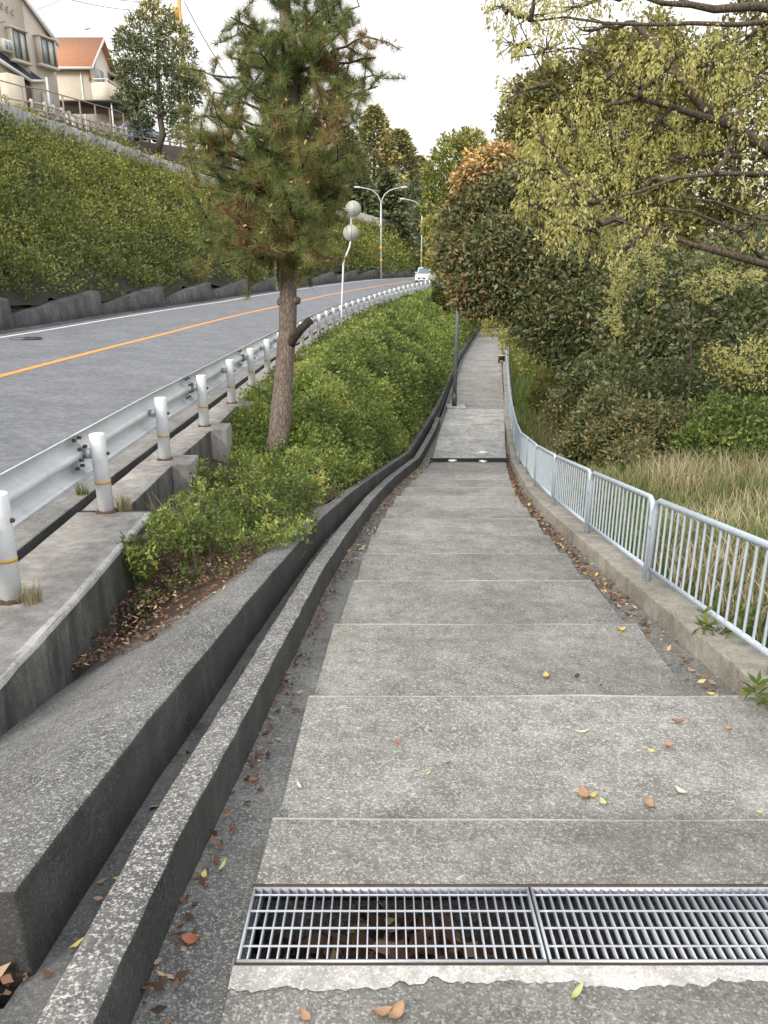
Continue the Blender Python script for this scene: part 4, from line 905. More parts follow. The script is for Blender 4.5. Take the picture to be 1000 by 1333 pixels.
for q in budP: w = unit(1, .8)[0]; mb.tube([q, q+w*.02, q+w*.05, q+w*.06], np.array([.006, .013, .011, .004]), 5)
tag(mb.build('buds', simple('pale_buds', (.5, .36, .17), .8, 0, .2, 30), pine, smooth=True), kind='stuff')

def B(px, py, rp_, d, t=0., n=1.): return (at(px, py, d), rp_*d/1000., t, n)
# dark evergreen by the path; low sun on its crown coloured into orange leaves
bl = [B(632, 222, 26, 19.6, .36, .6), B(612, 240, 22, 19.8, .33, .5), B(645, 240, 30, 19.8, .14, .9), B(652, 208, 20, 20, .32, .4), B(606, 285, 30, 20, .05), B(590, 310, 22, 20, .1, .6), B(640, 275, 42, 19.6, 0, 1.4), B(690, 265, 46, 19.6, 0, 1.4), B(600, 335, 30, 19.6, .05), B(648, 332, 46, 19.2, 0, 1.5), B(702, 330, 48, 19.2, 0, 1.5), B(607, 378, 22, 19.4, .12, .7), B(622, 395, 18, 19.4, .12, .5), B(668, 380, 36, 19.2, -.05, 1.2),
      B(738, 372, 56, 18.6, -.06, 1.6), B(722, 425, 44, 18.4, -.1, 1.3), B(778, 420, 56, 18, -.1, 1.5), B(690, 420, 24, 19, -.05, .7), B(640, 362, 36, 20.5, -.05), B(730, 300, 50, 19.6, -.02, 1.4), B(780, 340, 50, 19, -.05, 1.4), B(760, 465, 36, 18, -.12), B(800, 470, 44, 17.4, -.12, 1.2)]
e_base = np.array((5.2, 20.0, float(zR(5.2, 20.0))-.1))
tree('evergreen_tree', 'dark broad evergreen leaning over the path with low sun coloured into its orange top leaves', e_base, [e_base+(-.1, -.2, 1.2), e_base+(-.3, -.3, 2.4), at(700, 330, 19.4), at(690, 270, 19.8)], bl, .145, 2900, L_dark, M_darkbark, .2, tint=.6, droop=.55, ratio=.42, group='trees right of the path', clump=14, cs=.34)
# taller olive evergreen behind
bl = [B(680, 160, 30, 24, 0, .8), B(705, 130, 34, 24), B(690, 205, 42, 24, 0, 1.2), B(745, 120, 46, 24, 0, 1.2), B(740, 190, 56, 24, 0, 1.6), B(800, 110, 50, 24, 0, 1.3), B(800, 180, 56, 24, 0, 1.5), B(860, 100, 50, 24, 0, 1.2), B(860, 180, 56, 24, 0, 1.5), B(920, 110, 50, 24, 0, 1.2), B(680, 250, 40, 24), B(760, 255, 56, 24, 0, 1.5), B(835, 255, 58, 24, 0, 1.4), B(770, 320, 60, 24, 0, 1.4), B(850, 330, 60, 24, 0, 1.3), B(850, 60, 34, 24, .2, .7), B(790, 75, 30, 24, .1, .6)]
b0 = np.array((7.6, 24.5, float(zR(7.6, 24.5))-.2))
tree('evergreen_tree', 'tall olive green tree standing behind the dark evergreen', b0, [b0+(0, 0, 2.5), at(760, 250, 24.2), at(770, 130, 24.2)], bl, .18, 2300, L_olive, M_darkbark, .25, tint=.4, droop=.3, group='trees right of the path', clump=14, cs=.34)
# dark thicket trees on the right
def thicket(name, label, base, blobs, leaf, n, mat=L_dark, tint=.5, r0=.12, **k):
    b = np.array((base[0], base[1], float(zR(base[0], base[1]))-.15)); c = np.mean([q[0] for q in blobs], 0)
    return tree(name, label, b, [b+(c-b)*.4, b+(c-b)*.8], blobs, leaf, n, mat, M_darkbark, r0, tint=tint, **k)
thicket('evergreen_tree', 'dark evergreen filling the middle of the thicket behind the dry grass', (7.0, 16.5), [B(840, 420, 52, 16.5, -.05), B(900, 390, 56, 16.5, -.05), B(860, 480, 52, 16), B(800, 500, 40, 15.5), B(910, 460, 56, 16, -.05), B(850, 370, 44, 17), B(820, 455, 46, 16.5)], .125, 2100, droop=.3, group='trees right of the path', cs=.32)
thicket('evergreen_tree', 'dark evergreen at the right edge of the photo behind the pale shrub', (9.2, 16.), [B(960, 420, 58, 16.), B(1010, 400, 60, 16.), B(970, 480, 56, 15.5), B(1040, 470, 70, 15.5), B(960, 350, 50, 17), B(1030, 330, 60, 17), B(1090, 400, 80, 16)], .125, 1900, droop=.3, group='trees right of the path', cs=.32)
bl = []
for px, py, r in ((860, 300, 60), (820, 350, 50), (1000, 380, 80), (880, 380, 60), (940, 380, 60), (840, 240, 50), (890, 160, 60), (980, 60, 60), (900, 230, 70), (980, 210, 80), (930, 300, 70), (1010, 300, 80), (900, 330, 60), (1060, 180, 90), (960, 130, 70), (1050, 90, 80)): bl.append(B(px, py, r, 27))
thicket('evergreen_tree', 'brownish green tree filling the back of the wood on the right', (13.5, 27.5), bl, .24, 1500, L_olive, .28, .22, group='trees right of the path', fill=.3)
thicket('shrub', 'reddish brown leaved shrub low behind the dry grass', (4.3, 12.0), [B(800, 575, 32, 12.4, .08), B(840, 560, 40, 12.2, .12), B(770, 560, 30, 13., .06), B(880, 570, 40, 12.0, .05), B(825, 600, 28, 11.8, .1), B(735, 535, 26, 15.5, .08), B(750, 585, 22, 13.2, .1), B(790, 540, 34, 13, .05)], .085, 2400, L_dark, .52, .05, cat='shrub', cs=.3)
thicket('shrub', 'low bright green shrub at the back edge of the dry grass', (5.3, 11.0), [B(940, 555, 40, 11.4), B(985, 560, 40, 11.2), B(1030, 560, 50, 11.2), B(905, 580, 26, 11.2), B(960, 590, 30, 10.9), B(1000, 590, 28, 10.8)], .075, 2000, L_azalea, .36, .05, cat='shrub', cs=.3)
thicket('shrub', 'dark green bush in the shade between the dry grass and the thicket', (5.6, 13.4), [B(870, 520, 46, 13.4, -.02), B(930, 515, 50, 13.2, -.02), B(990, 515, 50, 13, -.02), B(810, 525, 40, 13.8, -.02), B(760, 505, 30, 15.5, 0), B(1040, 510, 50, 13, 0)], .095, 2300, L_dark, .42, .06, cat='shrub', cs=.3)
thicket('shrub', 'yellow green shrub leaning over the far end of the railing', (6.9, 32.), [B(648, 412, 18, 32, .15), B(668, 428, 18, 32, .1), B(690, 440, 20, 31.5), B(662, 445, 14, 31.5, .1), B(705, 462, 18, 31), B(688, 470, 18, 30.5, -.1), B(715, 490, 16, 29, -.15), B(640, 425, 12, 32, .15, .6)], .13, 700, L_young, .3, .05, cat='shrub', twigs=2, cs=.3)
thicket('shrub', 'brownish olive shrub on the grass slope below the dark evergreen', (5.6, 22.5), [B(715, 505, 24, 22, .1), B(735, 545, 26, 19, .1), B(700, 520, 14, 22, 0), B(760, 575, 24, 17, .1)], .10, 900, L_olive, .3, .04, cat='shrub', cs=.3)

# big young-leaved tree reaching in from the right
d0 = 9.6
tb = np.array((6.6, 10.2, float(zR(6.6, 10.2))-.2))
trk = [tb+(0, 0, 1.6), at(1075, 420, d0), at(1060, 250, d0), at(1050, 120, d0), at(1040, -20, d0)]
LB = []
def lb(pts, r0_, r1_): LB.append(([at(*p) for p in pts], r0_, r1_))
lb([(1055, 235, 9.6), (1000, 195, 9.4), (955, 165, 9.2), (915, 140, 9.1), (880, 92, 9.0), (858, 62, 9.0), (826, 30, 9.0)], .085, .032)
lb([(955, 165, 9.2), (910, 150, 9.), (872, 138, 8.9), (830, 128, 8.8), (785, 138, 8.8), (745, 150, 8.8)], .05, .012)
lb([(1050, 20, 9.6), (985, 8, 9.2), (930, 12, 9.0), (900, 6, 9.), (862, 4, 8.9), (820, -10, 8.8)], .06, .02)
lb([(1050, 60, 9.6), (1000, 28, 9.0), (960, 32, 8.8), (900, 30, 8.7), (850, 32, 8.6), (790, 30, 8.6), (735, 22, 8.6), (690, 28, 8.6)], .035, .008)
lb([(1062, 350, 9.6), (1000, 345, 9.2), (945, 330, 9.), (900, 318, 8.9), (850, 300, 8.8), (800, 285, 8.8)], .055, .012)
lb([(1058, 235, 9.6), (1000, 226, 9.), (930, 226, 8.8), (880, 232, 8.7), (830, 250, 8.7), (780, 262, 8.7)], .035, .008)
lb([(1055, 190, 9.6), (985, 205, 9.4), (930, 200, 9.6), (870, 208, 9.8), (800, 215, 10), (740, 240, 10)], .035, .008)
lb([(830, 128, 8.8), (790, 100, 8.7), (765, 70, 8.6), (745, 40, 8.6)], .018, .006)
lb([(785, 70, 8.6), (745, 62, 8.6), (700, 70, 8.6), (665, 75, 8.6)], .012, .005)
lb([(745, 150, 8.8), (715, 110, 8.8), (690, 60, 8.8), (672, 20, 8.8)], .014, .005)
lb([(1000, 345, 9.2), (960, 300, 9.0), (900, 275, 8.8), (850, 270, 8.7)], .03, .008)
lb([(1050, 290, 9.6), (990, 285, 9.0), (930, 262, 8.6), (880, 255, 8.4)], .028, .006)
bl = []
for px, py, r, n_ in ((652, 8, 26, .5), (690, 22, 36, .7), (735, 15, 36, .6), (668, 58, 26, .4), (715, 62, 30, .4), (760, 40, 30, .35), (700, -20, 50, .8), (775, -20, 50, .8), (850, -30, 50, .6),
    (762, 130, 36, .8), (742, 180, 44, 1.1), (700, 175, 34, .9), (702, 220, 44, 1.1), (795, 175, 44, 1.1), (835, 110, 38, .9), (880, 75, 42, .9), (930, 85, 48, 1.1), (985, 100, 48, 1.1), (850, 175, 44, 1.1), (905, 160, 44, .9), (968, 165, 40, .8), (780, 235, 48, 1.2), (838, 235, 44, 1.1), (742, 262, 44, 1.1), (900, 215, 34, .7), (960, 60, 40, .6), (820, 290, 34, .8), (765, 300, 38, .9), (725, 305, 26, .6), (870, 300, 30, .4), (690, 265, 26, .6), (820, 75, 30, .5), (960, 230, 34, .5), (985, 290, 30, .35), (665, 120, 24, .3), (800, 330, 24, .5)):
    bl.append(B(px, py, r, 8.8+R.uniform(-.5, .8), R.normal(0, .08), n_*(.72 if px > 790 and py > 80 else 1.)))
tree('young_leaf_tree', 'spreading deciduous tree with dark limbs and drooping yellow green young leaves', tb, trk, bl, .053, 640, L_young, M_twig, .16, limbs=LB, tint=.6, droop=1.3, ratio=.42, twigs=9, group='trees right of the path', clump=12, up=0, fill=.15, cs=.15, cz=2.)
# pale shrub low on the right
d1 = 11.9; sb = np.array((at(905, 470, d1)[0], at(905, 470, d1)[1], float(zR(5.0, 12.))-.1))
LB = []
lb([(898, 470, d1), (900, 440, d1), (884, 418, d1), (872, 400, d1), (890, 388, d1), (862, 366, d1), (846, 345, d1)], .02, .006)
lb([(1060, 500, d1), (1010, 496, d1), (950, 482, d1), (905, 486, d1), (870, 480, d1)], .010, .003)
lb([(890, 388, d1), (930, 372, d1), (985, 358, d1)], .01, .004)
bl = [B(836, 330, 20, d1, .2, .9), B(812, 355, 20, d1, .1, .9), B(802, 385, 18, d1, .1, .7), B(800, 412, 14, d1, .2, .6), B(806, 428, 10, d1, .3, .4), B(855, 352, 16, d1, .1, .5), B(850, 390, 12, d1, 0, .3), B(900, 372, 14, d1, .2, .5), B(935, 362, 20, d1, .2, .9), B(965, 366, 18, d1, .2, .7), B(985, 358, 10, d1, .3, .4), B(915, 385, 12, d1, .1, .4),
      B(930, 470, 22, d1, -.1, .8), B(970, 465, 28, d1, 0, 1.1), B(1010, 450, 34, d1, 0, 1.2), B(990, 490, 22, d1, 0, .8), B(950, 480, 20, d1, -.1, .7), B(1030, 420, 30, d1, 0, .8)]
tree('pale_shrub', 'thin pale shrub with lime yellow leaves and crooked stem in front of the thicket', sb, [at(900, 475, d1), at(900, 440, d1)], bl, .055, 330, L_young, M_twig, .016, limbs=LB, tint=.68, droop=.3, ratio=.45, twigs=3, cat='shrub', clump=7, fill=.1, cs=.24)

# ------------------------------------------------------------------ trees beyond the road
def conifer(px, ptop, pbase, d, wpx, label, name='conifer_tree', n=1500, leaf=.5, tint=.35, mat=L_conifer, group='conifers beyond the crest fence'):
    a = at(px, pbase, d); b = at(px, ptop, d); a[:2] = (a[:2]+b[:2])/2; b[:2] = a[:2]; H = b[2]-a[2]; e = empty(name, a, label, 'tree', group)
    mb = MB(); mb.tube([a, a+(b-a)*.5, b], np.array([.3, .2, .04]), 8); fo = Foliage(); W = wpx*d/1000*1.9
    t = R.rand(n)**.8; ph = R.rand(n)*6.28; lay = (t*13).astype(int); ph = np.round(ph*2.2+lay*1.3)/2.2+R.normal(0, .22, n); rad = (1-t*.95)**.8*W*(.55+.45*vnoise(lay*1.7, np.round(ph*2.2), 61))*R.rand(n)**.45
    z = a[2]+H*(.08+.92*t)-rad*.34+R.normal(0, .12, n)
    P = np.stack([a[0]+rad*np.cos(ph), a[1]+rad*np.sin(ph), z], 1); A = np.stack([np.cos(ph), np.sin(ph), 0*ph-.1], 1)+unit(n)*.55; A /= np.linalg.norm(A, axis=1)[:, None]
    V, F = leaves(P-A*leaf*.3, A, leaf*R.uniform(.6, 1.3, n), .5); fo.add(V, F, tint+.35*(rad/(W+1e-6))*t+R.normal(0, .15, n))  # tint grows paler outward and upward, painting low sun on the tips
    for k in range(10):
        tt_ = R.uniform(.15, .9); p0 = a+(b-a)*tt_; an = R.rand()*6.28; q = p0+np.array((math.cos(an), math.sin(an), -.2))*W*(1-tt_)*.8; limb(mb, p0, q, .06, .02, 4)
    mb.build('trunk', M_darkbark, e); fo.build('crown', mat, e)
conifer(487, 142, 300, 112, 48, 'tall conifer with pale tips just right of the pine crown', n=6500, leaf=.7, tint=.72)
conifer(520, 172, 305, 120, 44, 'pointed conifer between the first lamp and the tallest conifer', n=5500, leaf=.7, tint=.68)
conifer(452, 170, 300, 105, 44, 'broad conifer partly hidden by the pine crown', n=5000, leaf=.7, tint=.62)
conifer(545, 205, 318, 130, 36, 'lower conifer above the second street lamp', n=4500, leaf=.7, tint=.6)
conifer(425, 195, 300, 100, 40, 'dark conifer almost wholly behind the pine', n=2000, leaf=.75, tint=.25)
conifer(505, 225, 315, 100, 36, 'dark lower conifer behind the far fence and lamp arms', n=4500, leaf=.7, tint=.38)
conifer(468, 225, 312, 96, 36, 'dark shaded conifer behind the round signs', n=4500, leaf=.7, tint=.38)
conifer(538, 240, 325, 108, 32, 'small dark conifer at the lower end of the far fence', n=2600, leaf=.6, tint=.4)
conifer(400, 160, 290, 118, 44, 'conifer seen through the middle of the pine crown', n=1800, leaf=.75, tint=.3)
def rtree(label, d, blobs, px, pbase, leaf, n, mat, tint, **k):
    b = at(px, pbase, d); c = np.mean([q[0] for q in blobs], 0); tree('broadleaf_tree', label, b, [b+(c-b)*.5, c], blobs, leaf, n, mat, M_darkbark, .25, tint=tint, group='broadleaf trees at the bend of the road', **k)
rtree('green tree behind the orange topped evergreen', 70, [B(590, 205, 26, 70, .1), B(612, 190, 20, 70, .2), B(575, 235, 26, 70), B(605, 240, 30, 70), B(570, 270, 22, 70), B(625, 215, 20, 70, .2), B(595, 280, 30, 70), B(628, 260, 28, 70)], 590, 345, .4, 1300, L_hedge, .5)
rtree('light green tree overhanging the bend of the road by the car', 62, [B(572, 315, 18, 62, .1), B(580, 290, 18, 62), B(568, 340, 14, 62, .1), B(590, 330, 20, 62), B(562, 295, 12, 62, .2, .6), B(585, 350, 16, 62), B(610, 335, 22, 62), B(635, 330, 24, 62), B(655, 300, 26, 62)], 590, 380, .3, 1100, L_hedge, .62)
rtree('dark bush at the end of the guardrail below the car', 50, [B(576, 372, 13, 50), B(583, 388, 12, 50), B(572, 385, 10, 50), B(592, 376, 12, 50), B(600, 392, 12, 50, .1)], 580, 402, .2, 800, L_hedge, .15)
rtree('brown green bush mass on the bank above the far path', 60, [B(610, 395, 16, 60, -.1), B(625, 405, 16, 60), B(640, 395, 18, 60, -.1), B(660, 385, 22, 60), B(690, 385, 28, 60), B(720, 395, 26, 60)], 640, 425, .28, 800, L_olive, .15)
bl = [B(px, py, r, 95, R.uniform(-.1, .15)) for px, py, r in ((560, 250, 24), (550, 285, 20), (556, 320, 16), (640, 300, 40), (690, 280, 50), (750, 270, 50), (660, 240, 40), (720, 230, 50), (620, 340, 30), (690, 340, 40))]
rtree('large grey green tree mass closing the view beyond the bend', 95, bl, 620, 372, .5, 1000, L_conifer, .3)
bl = [B(px, py, r, 75, R.uniform(-.15, .1)) for px, py, r in ((640, 425, 14), (660, 415, 20), (700, 430, 30), (740, 440, 30), (625, 418, 10))]
rtree('shaded bush closing off the far end of the path', 75, bl, 660, 450, .3, 700, L_olive, .15)
# tree on the terrace
bl = [B(205, 25, 20, 58, .35, .7), B(186, 45, 22, 58, .2), B(226, 50, 22, 58, .25), B(172, 75, 24, 58, .1), B(206, 75, 28, 58), B(236, 85, 24, 58, .1), B(176, 105, 24, 58), B(210, 108, 28, 58), B(242, 115, 20, 58), B(166, 135, 16, 58), B(190, 140, 22, 58), B(225, 140, 22, 58), B(182, 162, 14, 58, -.1, .6), B(235, 165, 18, 58, -.15, .6), B(165, 55, 14, 58, .1, .5), B(195, 12, 10, 58, .4, .3), B(255, 120, 14, 58, 0, .5), B(160, 95, 12, 58, .1, .5)]  # top clumps tinted yellower to paint low sun on them
bt = crs(57.5, 2.75, 8.0); bt = np.array((at(203, 195, 58)[0], at(203, 195, 58)[1], at(203, 200, 58)[2]))
tree('terrace_tree', 'bushy evergreen with bent trunk growing at the terrace wall beside the houses', bt, [at(212, 175, 58), at(208, 150, 58), at(206, 100, 58), at(205, 40, 58)], bl, .42, 650, L_conifer, M_twig, .3, tint=.4, ratio=.3, up=.4, clump=8, cs=.3)

# ================================================================== LITTER
LC = {}
def fallen(P, size, tint, name, label, cat='leaf litter', kind='stuff', mat=L_litter, flat=.35, ratio=.5):
    n = len(P); A = unit(n); A[:, 2] *= flat; A /= np.linalg.norm(A, axis=1)[:, None]; N = unit(n)*flat; N[:, 2] += 1
    V, F = leaves(P, A, size, ratio, N); return tag(mobj(name, V, F, mat, tint=np.clip(tint, 0, 1)), label, cat, None, kind)
def litter(n, Ya, Yb, fx, fz, smin, smax, name, label, tint=.55, pw=1., flat=.35):
    Y = Ya+(Yb-Ya)*R.rand(n)**pw; P = np.stack([fx(Y, n), Y, 0*Y], 1); P[:, 2] = fz(P[:, 0], Y)
    fallen(P, R.uniform(smin, smax, n), tint+R.normal(0, .25, n), name, label, flat=flat)
zst = lambda X, Y: zP(Y)-.06+.012*R.rand(len(Y))
litter(1500, 4.5, 17.5, lambda Y, n: xSR(Y)+.02+(xRL(Y)-.15-xSR(Y)-.02)*np.clip(R.beta(1.2, 1.6, n), 0, 1), lambda X, Y: zst(X, Y)+.01*R.rand(len(Y)), .03, .075, 'fallen_leaves', 'brown fallen leaves piled in the strip beside the right kerb', .5, .75)
litter(160, 3.3, 8, lambda Y, n: xSR(Y)+.05+(xRL(Y)-.2-xSR(Y))*R.rand(n), zst, .02, .06, 'fallen_leaves', 'scattered leaves and twigs in the near right side strip', .7)
litter(700, 6.5, 17, lambda Y, n: xKR(Y)+.02+(xSL(Y)-xKR(Y))*R.rand(n)**1.5*.8, zst, .025, .06, 'fallen_leaves', 'pale fallen leaves along the kerb of the lower steps', .72, .8)
litter(260, 1.2, 7, lambda Y, n: xKR(Y)+.02+.09*R.rand(n)**2, zst, .015, .05, 'fallen_leaves', 'leaf crumbs gathered along the near kerb', .5)
litter(90, 1.2, 9, lambda Y, n: xGW(Y)+.03+(xKR(Y)-.16-xGW(Y))*R.rand(n), lambda X, Y: zP(Y)-.005+.008*R.rand(len(Y)), .02, .06, 'fallen_leaves', 'few dry leaves lying in the drain channel', .55)
soilz = lambda X, Y: np.array([float(zbank(y, np.clip((x-float(xbank(y, 0.)))/(float(xbank(y, 1.))-float(xbank(y, 0.))), 0, 1))) if y > 6.1 else float(zP(y)+.245+val(y)*.0) for x, y in zip(X, Y)])
def bedz(X, Y):
    f_ = np.clip((X+1.93)/(xGW(Y)-.2+1.93), 0, 1)
    zs = zP(Y)+.245+val(Y)*(1-f_)+np.interp(Y, [3.4, 3.9, 4.5, 5.4], [-.2, -.12, .0, .05])+.12*np.sin(f_*3.1)*np.interp(Y, [4., 5], [0, .8])-.06*f_-.02
    g_ = np.clip((X-xbank(Y, 0.))/(xbank(Y, 1.)-xbank(Y, 0.)), 0, 1)
    ap = zP(Y)+.245*f_+val(Y)*(1-f_)
    ap = zP(Y)+.245*f_+val(Y)*(1-f_)+.0
    return np.maximum(np.where(Y < 6.1, zs, zbank(Y, g_)), np.where(Y < 6.1, ap, -99))+.01
litter(4200, 3.95, 9.5, lambda Y, n: -1.9+(xGW(Y)-.22+1.9)*R.rand(n)**.9*np.interp(Y, [3.4, 4.8], [.45, 1]), lambda X, Y: bedz(X, Y)+.02*R.rand(len(Y)), .014, .048, 'fallen_leaves', 'reddish brown leaf litter on the soil round the bushes', .42, 1.2, .4)
litter(700, 1.59, 1.85, lambda Y, n: np.clip(R.normal(.05, .24, n), -.37, 1.2), lambda X, Y: gz(Y)-.31+.23*np.exp(-((X-.05)/.3)**2)*R.rand(len(Y))+.02, .04, .11, 'fallen_leaves', 'brown leaves heaped in the pit under the drain grate', .55, 1, .6)
litter(110, 1.59, 1.85, lambda Y, n: R.uniform(.4, 1.25, n), lambda X, Y: gz(Y)-.31+.05*R.rand(len(Y)), .04, .10, 'fallen_leaves', 'scattered leaves in the pit under the right drain grate', .4, 1, .5)
litter(120, 1.36, 1.52, lambda Y, n: R.normal(-1.04, .07, n), lambda X, Y: zP(Y)-.01+.035*R.rand(len(Y)), .03, .065, 'fallen_leaves', 'brown leaves caught at the end of the gutter wall', .5)
litter(130, 2, 16, lambda Y, n: xSL(Y)+(xSR(Y)-xSL(Y))*R.rand(n), lambda X, Y: np.array([tread_z(y, *next((a, b) for a, b in zip(NOS[:-1], NOS[1:]) if a <= y < b)) for y in Y])+.004, .015, .045, 'fallen_leaves', 'tiny leaf fragments scattered over the steps', .75)
litter(260, 17, 40, lambda Y, n: xSR(Y)-.05+.35*R.rand(n), lambda X, Y: zP(Y)-.01, .03, .08, 'fallen_leaves', 'brown leaves along the railing of the lower path', .5)
# single leaves and a twig
def on_step(px, py, strip=False):
    lo, hi = .5, 60
    for _ in range(50):
        m = (lo+hi)/2; q = at(px, py, m); y = q[1]
        if strip: z = float(zP(y))-.07
        else:
            ab = next(((a, b) for a, b in zip(NOS[:-1], NOS[1:]) if a <= y < b), None); z = tread_z(y, *ab) if ab else float(zP(y))-.02
        if q[2] > z: lo = m
        else: hi = m
    q[2] = z+.006; return q
mcols = {'orange': (.34, .125, .065), 'tan': (.34, .21, .125), 'green': (.42, .48, .22), 'yellow': (.44, .34, .10), 'brown': (.24, .13, .08), 'dark': (.06, .03, .03), 'pale': (.62, .57, .45)}
ML = {k: simple(k+'_fallen_leaf', c, .75, 0, .2, 40) for k, c in mcols.items()}
for px, py, col, sz, strip, lab in ((249, 1227, 'orange', .055, True, 'curled red brown leaf beside the left end of the grate'), (516, 1322, 'tan', .06, False, 'folded tan leaf at the bottom centre edge of the photo'), (498, 1322, 'tan', .05, False, 'upright tan leaf left of the folded one at the bottom edge'),
    (398, 1327, 'tan', .04, False, 'tan leaf cut by the bottom edge below the grate'), (750, 1297, 'green', .065, False, 'slender pale green leaf below the right grate'), (291, 1131, 'green', .06, True, 'slender pale green leaf on the strip left of the grate'), (332, 1017, 'orange', .035, True, 'small orange leaf on the side strip'), (390, 1026, 'pale', .05, False, 'white slender leaf at the left edge of the second step'),
    (518, 969, 'orange', .035, False, 'small orange brown leaf left of centre on the third step'), (760, 1037, 'tan', .07, False, 'largest tan leaf on the wide step below the nosing'), (771, 1038, 'yellow', .04, False, 'small yellow green leaf touching the tan one'), (882, 941, 'brown', .05, False, 'round brown leaf near the right side of the steps'), (870, 972, 'tan', .05, False, 'tan leaf below the round brown one'), (947, 950, 'tan', .04, False, 'orange tan leaf far right on the third step'),
    (711, 882, 'yellow', .06, False, 'pale yellow green leaf in the middle of the steps'), (751, 882, 'dark', .045, False, 'dark purple berry-like leaf right of the yellow one'), (809, 821, 'yellow', .06, False, 'yellow leaf at the right end of a step nosing'), (757, 956, 'pale', .06, False, 'thin whitish leaf on the third step'), (886, 1033, 'pale', .05, False, 'whitish oval leaf on the right of the wide step'), (845, 1050, 'tan', .06, False, 'tan leaf close to the nosing on the right'),
    (785, 1047, 'green', .04, False, 'small green leaf close to the nosing')):
    q = on_step(px, py, strip); mb = MB(); a = R.rand()*6.28; n = 9
    Mx = Matrix.Translation(tuple(q))@Matrix.Rotation(a, 4, 'Z')@Matrix.Rotation(R.uniform(-.15, .15), 4, 'X'); wd = .24 if 'slender' in lab or 'thin' in lab else .55
    V = []; t = np.linspace(0, 1, n)
    for s in (-1, 0, 1): V += [((u-.5)*sz, s*sz*wd*.5*math.sin(math.pi*min(1, u*.97+.02))**.8, .10*sz*(abs(s)*1.2)+.16*sz*(u-.5)**2*4) for u in t]
    V2 = [(x, y, z+.0012) for x, y, z in V]
    F = [(s*n+i, s*n+i+1, (s+1)*n+i+1, (s+1)*n+i) for s in (0, 1) for i in range(n-1)]
    mb.add(V, [f[::-1] for f in F]); mb.add(V2, F); tag(mb.build('fallen_leaf', ML[col], M=Mx, smooth=True), lab, 'leaf', 'single fallen leaves on the steps')
q = on_step(166, 1077); q2 = on_step(204, 1065); q[2] = q2[2] = max(q[2], q2[2])+.03
mb = MB(); mb.tube([q, (q+q2)/2+np.array((0, 0, .006)), q2], .0035, 6); tag(mb.build('twig', ML['pale']), 'thin pale twig lying across the drain channel', 'twig')
for px, py, sz, lab in ((572, 629, .1, 'white scrap on the left of the lower steps'), (589, 600, .11, 'white scrap at the left part of the lower grate'), (629, 601, .09, 'white scrap at the right part of the lower grate'), (630, 589, .13, 'larger white scrap just beyond the lower grate'), (596, 627, .05, 'tiny white scrap right of the first one')):
    q = on_step(px, py); mb = MB(); pts = [(math.cos(a)*sz*R.uniform(.7, 1.1), math.sin(a)*sz*R.uniform(.7, 1.2)) for a in np.linspace(0, 6.28, 9)[:-1]]
    mb.prism([(q[0]+a, q[1]+b) for a, b in pts], 2, q[2]+.002, q[2]+.012); tag(mb.build('paper_scrap', M_paper), lab, 'scrap', 'white scraps on the lower steps')
# low wooden stand on the lower path
q = on_step(653, 472); e = empty('wooden_stand', q, 'low dark wooden stand with a pale top beside the railing on the far path', 'stand')
mb = MB(); mb.box((q[0], q[1], q[2]+.36), (.34, .36, .04)); mb.build('top', M_woodtop, e); mb = MB()
for sx in (-.13, .13):
    for sy in (-.14, .14): mb = MB(); mb.box((q[0]+sx, q[1]+sy, q[2]+.17), (.05, .05, .34)); mb.build('leg', M_wood, e)
mb = MB(); mb.box((q[0], q[1]+.05, q[2]+.22), (.28, .25, .2)); mb.build('box', M_wood, e)

# ================================================================== LIGHT AND CAMERA
w = bpy.data.worlds.new('World'); sc.world = w; w.use_nodes = True; nt = w.node_tree; bg = nt.nodes['Background']
SUN_EL, SUN_AZ = math.radians(34), math.radians(215)     # azimuth clockwise from +Y
sky = nt.nodes.new('ShaderNodeTexSky'); sky.sky_type = 'NISHITA'; sky.sun_disc = False; sky.sun_elevation = SUN_EL; sky.sun_rotation = SUN_AZ
sky.air_density = 1.2; sky.dust_density = 3.0; sky.ozone_density = .8
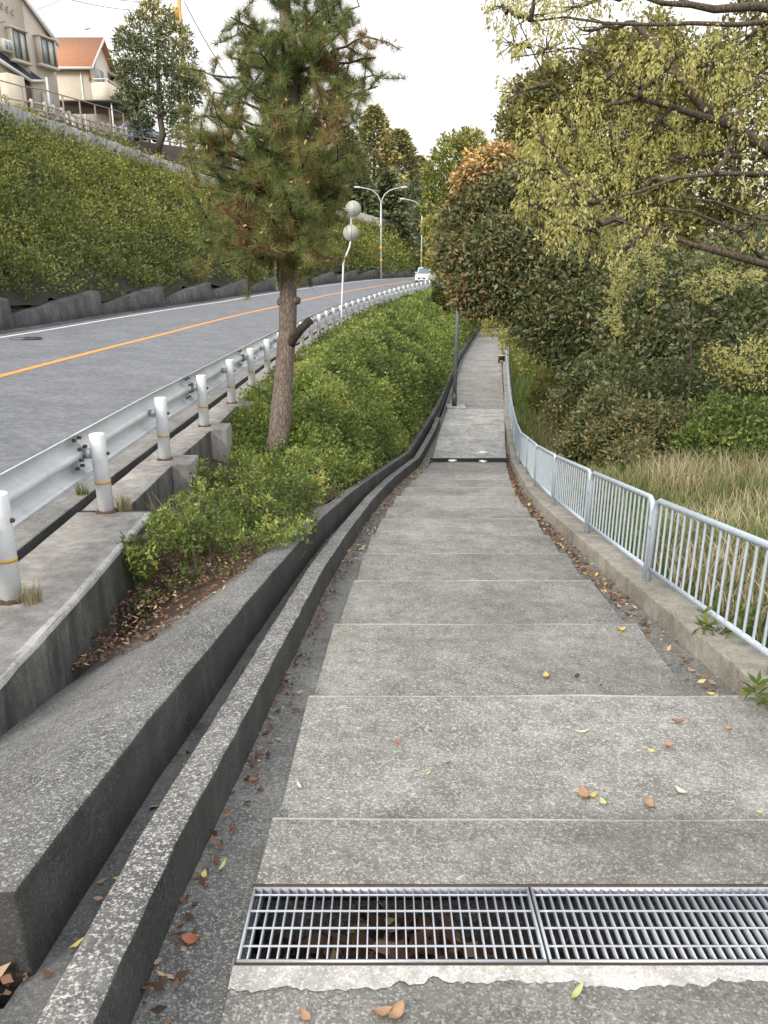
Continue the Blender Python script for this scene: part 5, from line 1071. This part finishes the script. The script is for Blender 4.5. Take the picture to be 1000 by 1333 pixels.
# thin bright cloud veil over the whole sky
tcw = nt.nodes.new('ShaderNodeTexCoord'); nz = nt.nodes.new('ShaderNodeTexNoise'); nz.inputs['Scale'].default_value = 1.8; nz.inputs['Detail'].default_value = 5
nt.links.new(tcw.outputs['Generated'], nz.inputs['Vector'])
rp2 = nt.nodes.new('ShaderNodeValToRGB'); rp2.color_ramp.elements[0].position = .3; rp2.color_ramp.elements[0].color = (.62, .62, .62, 1); rp2.color_ramp.elements[1].position = .7; rp2.color_ramp.elements[1].color = (.85, .85, .85, 1); nt.links.new(nz.outputs[0], rp2.inputs[0])
mx = nt.nodes.new('ShaderNodeMix'); mx.data_type = 'RGBA'; nt.links.new(rp2.outputs[0], mx.inputs[0]); nt.links.new(sky.outputs[0], mx.inputs[6]); sz = nt.nodes.new('ShaderNodeSeparateXYZ'); nt.links.new(tcw.outputs['Generated'], sz.inputs[0])
gr = nt.nodes.new('ShaderNodeValToRGB'); gr.color_ramp.elements[0].position = .08; gr.color_ramp.elements[0].color = (.56, .50, .45, 1); gr.color_ramp.elements[1].position = .55; gr.color_ramp.elements[1].color = (1., 1., 1., 1); ge = gr.color_ramp.elements.new(.2); ge.color = (.70, .67, .635, 1); nt.links.new(sz.outputs[2], gr.inputs[0])
gm = nt.nodes.new('ShaderNodeVectorMath'); gm.operation = 'SCALE'; gm.inputs['Scale'].default_value = 13.5; nt.links.new(gr.outputs[0], gm.inputs[0]); nt.links.new(gm.outputs[0], mx.inputs[7])
nt.links.new(mx.outputs[2], bg.inputs[0]); bg.inputs[1].default_value = .1
sun = bpy.data.lights.new('sun', 'SUN'); sun.energy = 2.0; sun.angle = math.radians(18); sun.color = (1, .91, .78)
so = bpy.data.objects.new('sun', sun); COL.objects.link(so)
dv = Vector((math.sin(SUN_AZ)*math.cos(SUN_EL), math.cos(SUN_AZ)*math.cos(SUN_EL), math.sin(SUN_EL)))
so.rotation_euler = dv.to_track_quat('Z', 'Y').to_euler()
cam = bpy.data.cameras.new('camera'); co = bpy.data.objects.new('camera', cam); COL.objects.link(co); sc.camera = co
cam.sensor_fit = 'HORIZONTAL'; cam.sensor_width = 36; cam.lens = 36; cam.clip_start = .05; cam.clip_end = 2000
co.location = (0, 0, 0); co.rotation_euler = (math.radians(90)-PITCH, 0, 0)
sc.view_settings.view_transform = 'Standard'; sc.view_settings.look = 'None'; sc.view_settings.exposure = .7; sc.view_settings.gamma = 1
sc.cycles.max_bounces = 6; sc.cycles.transparent_max_bounces = 4
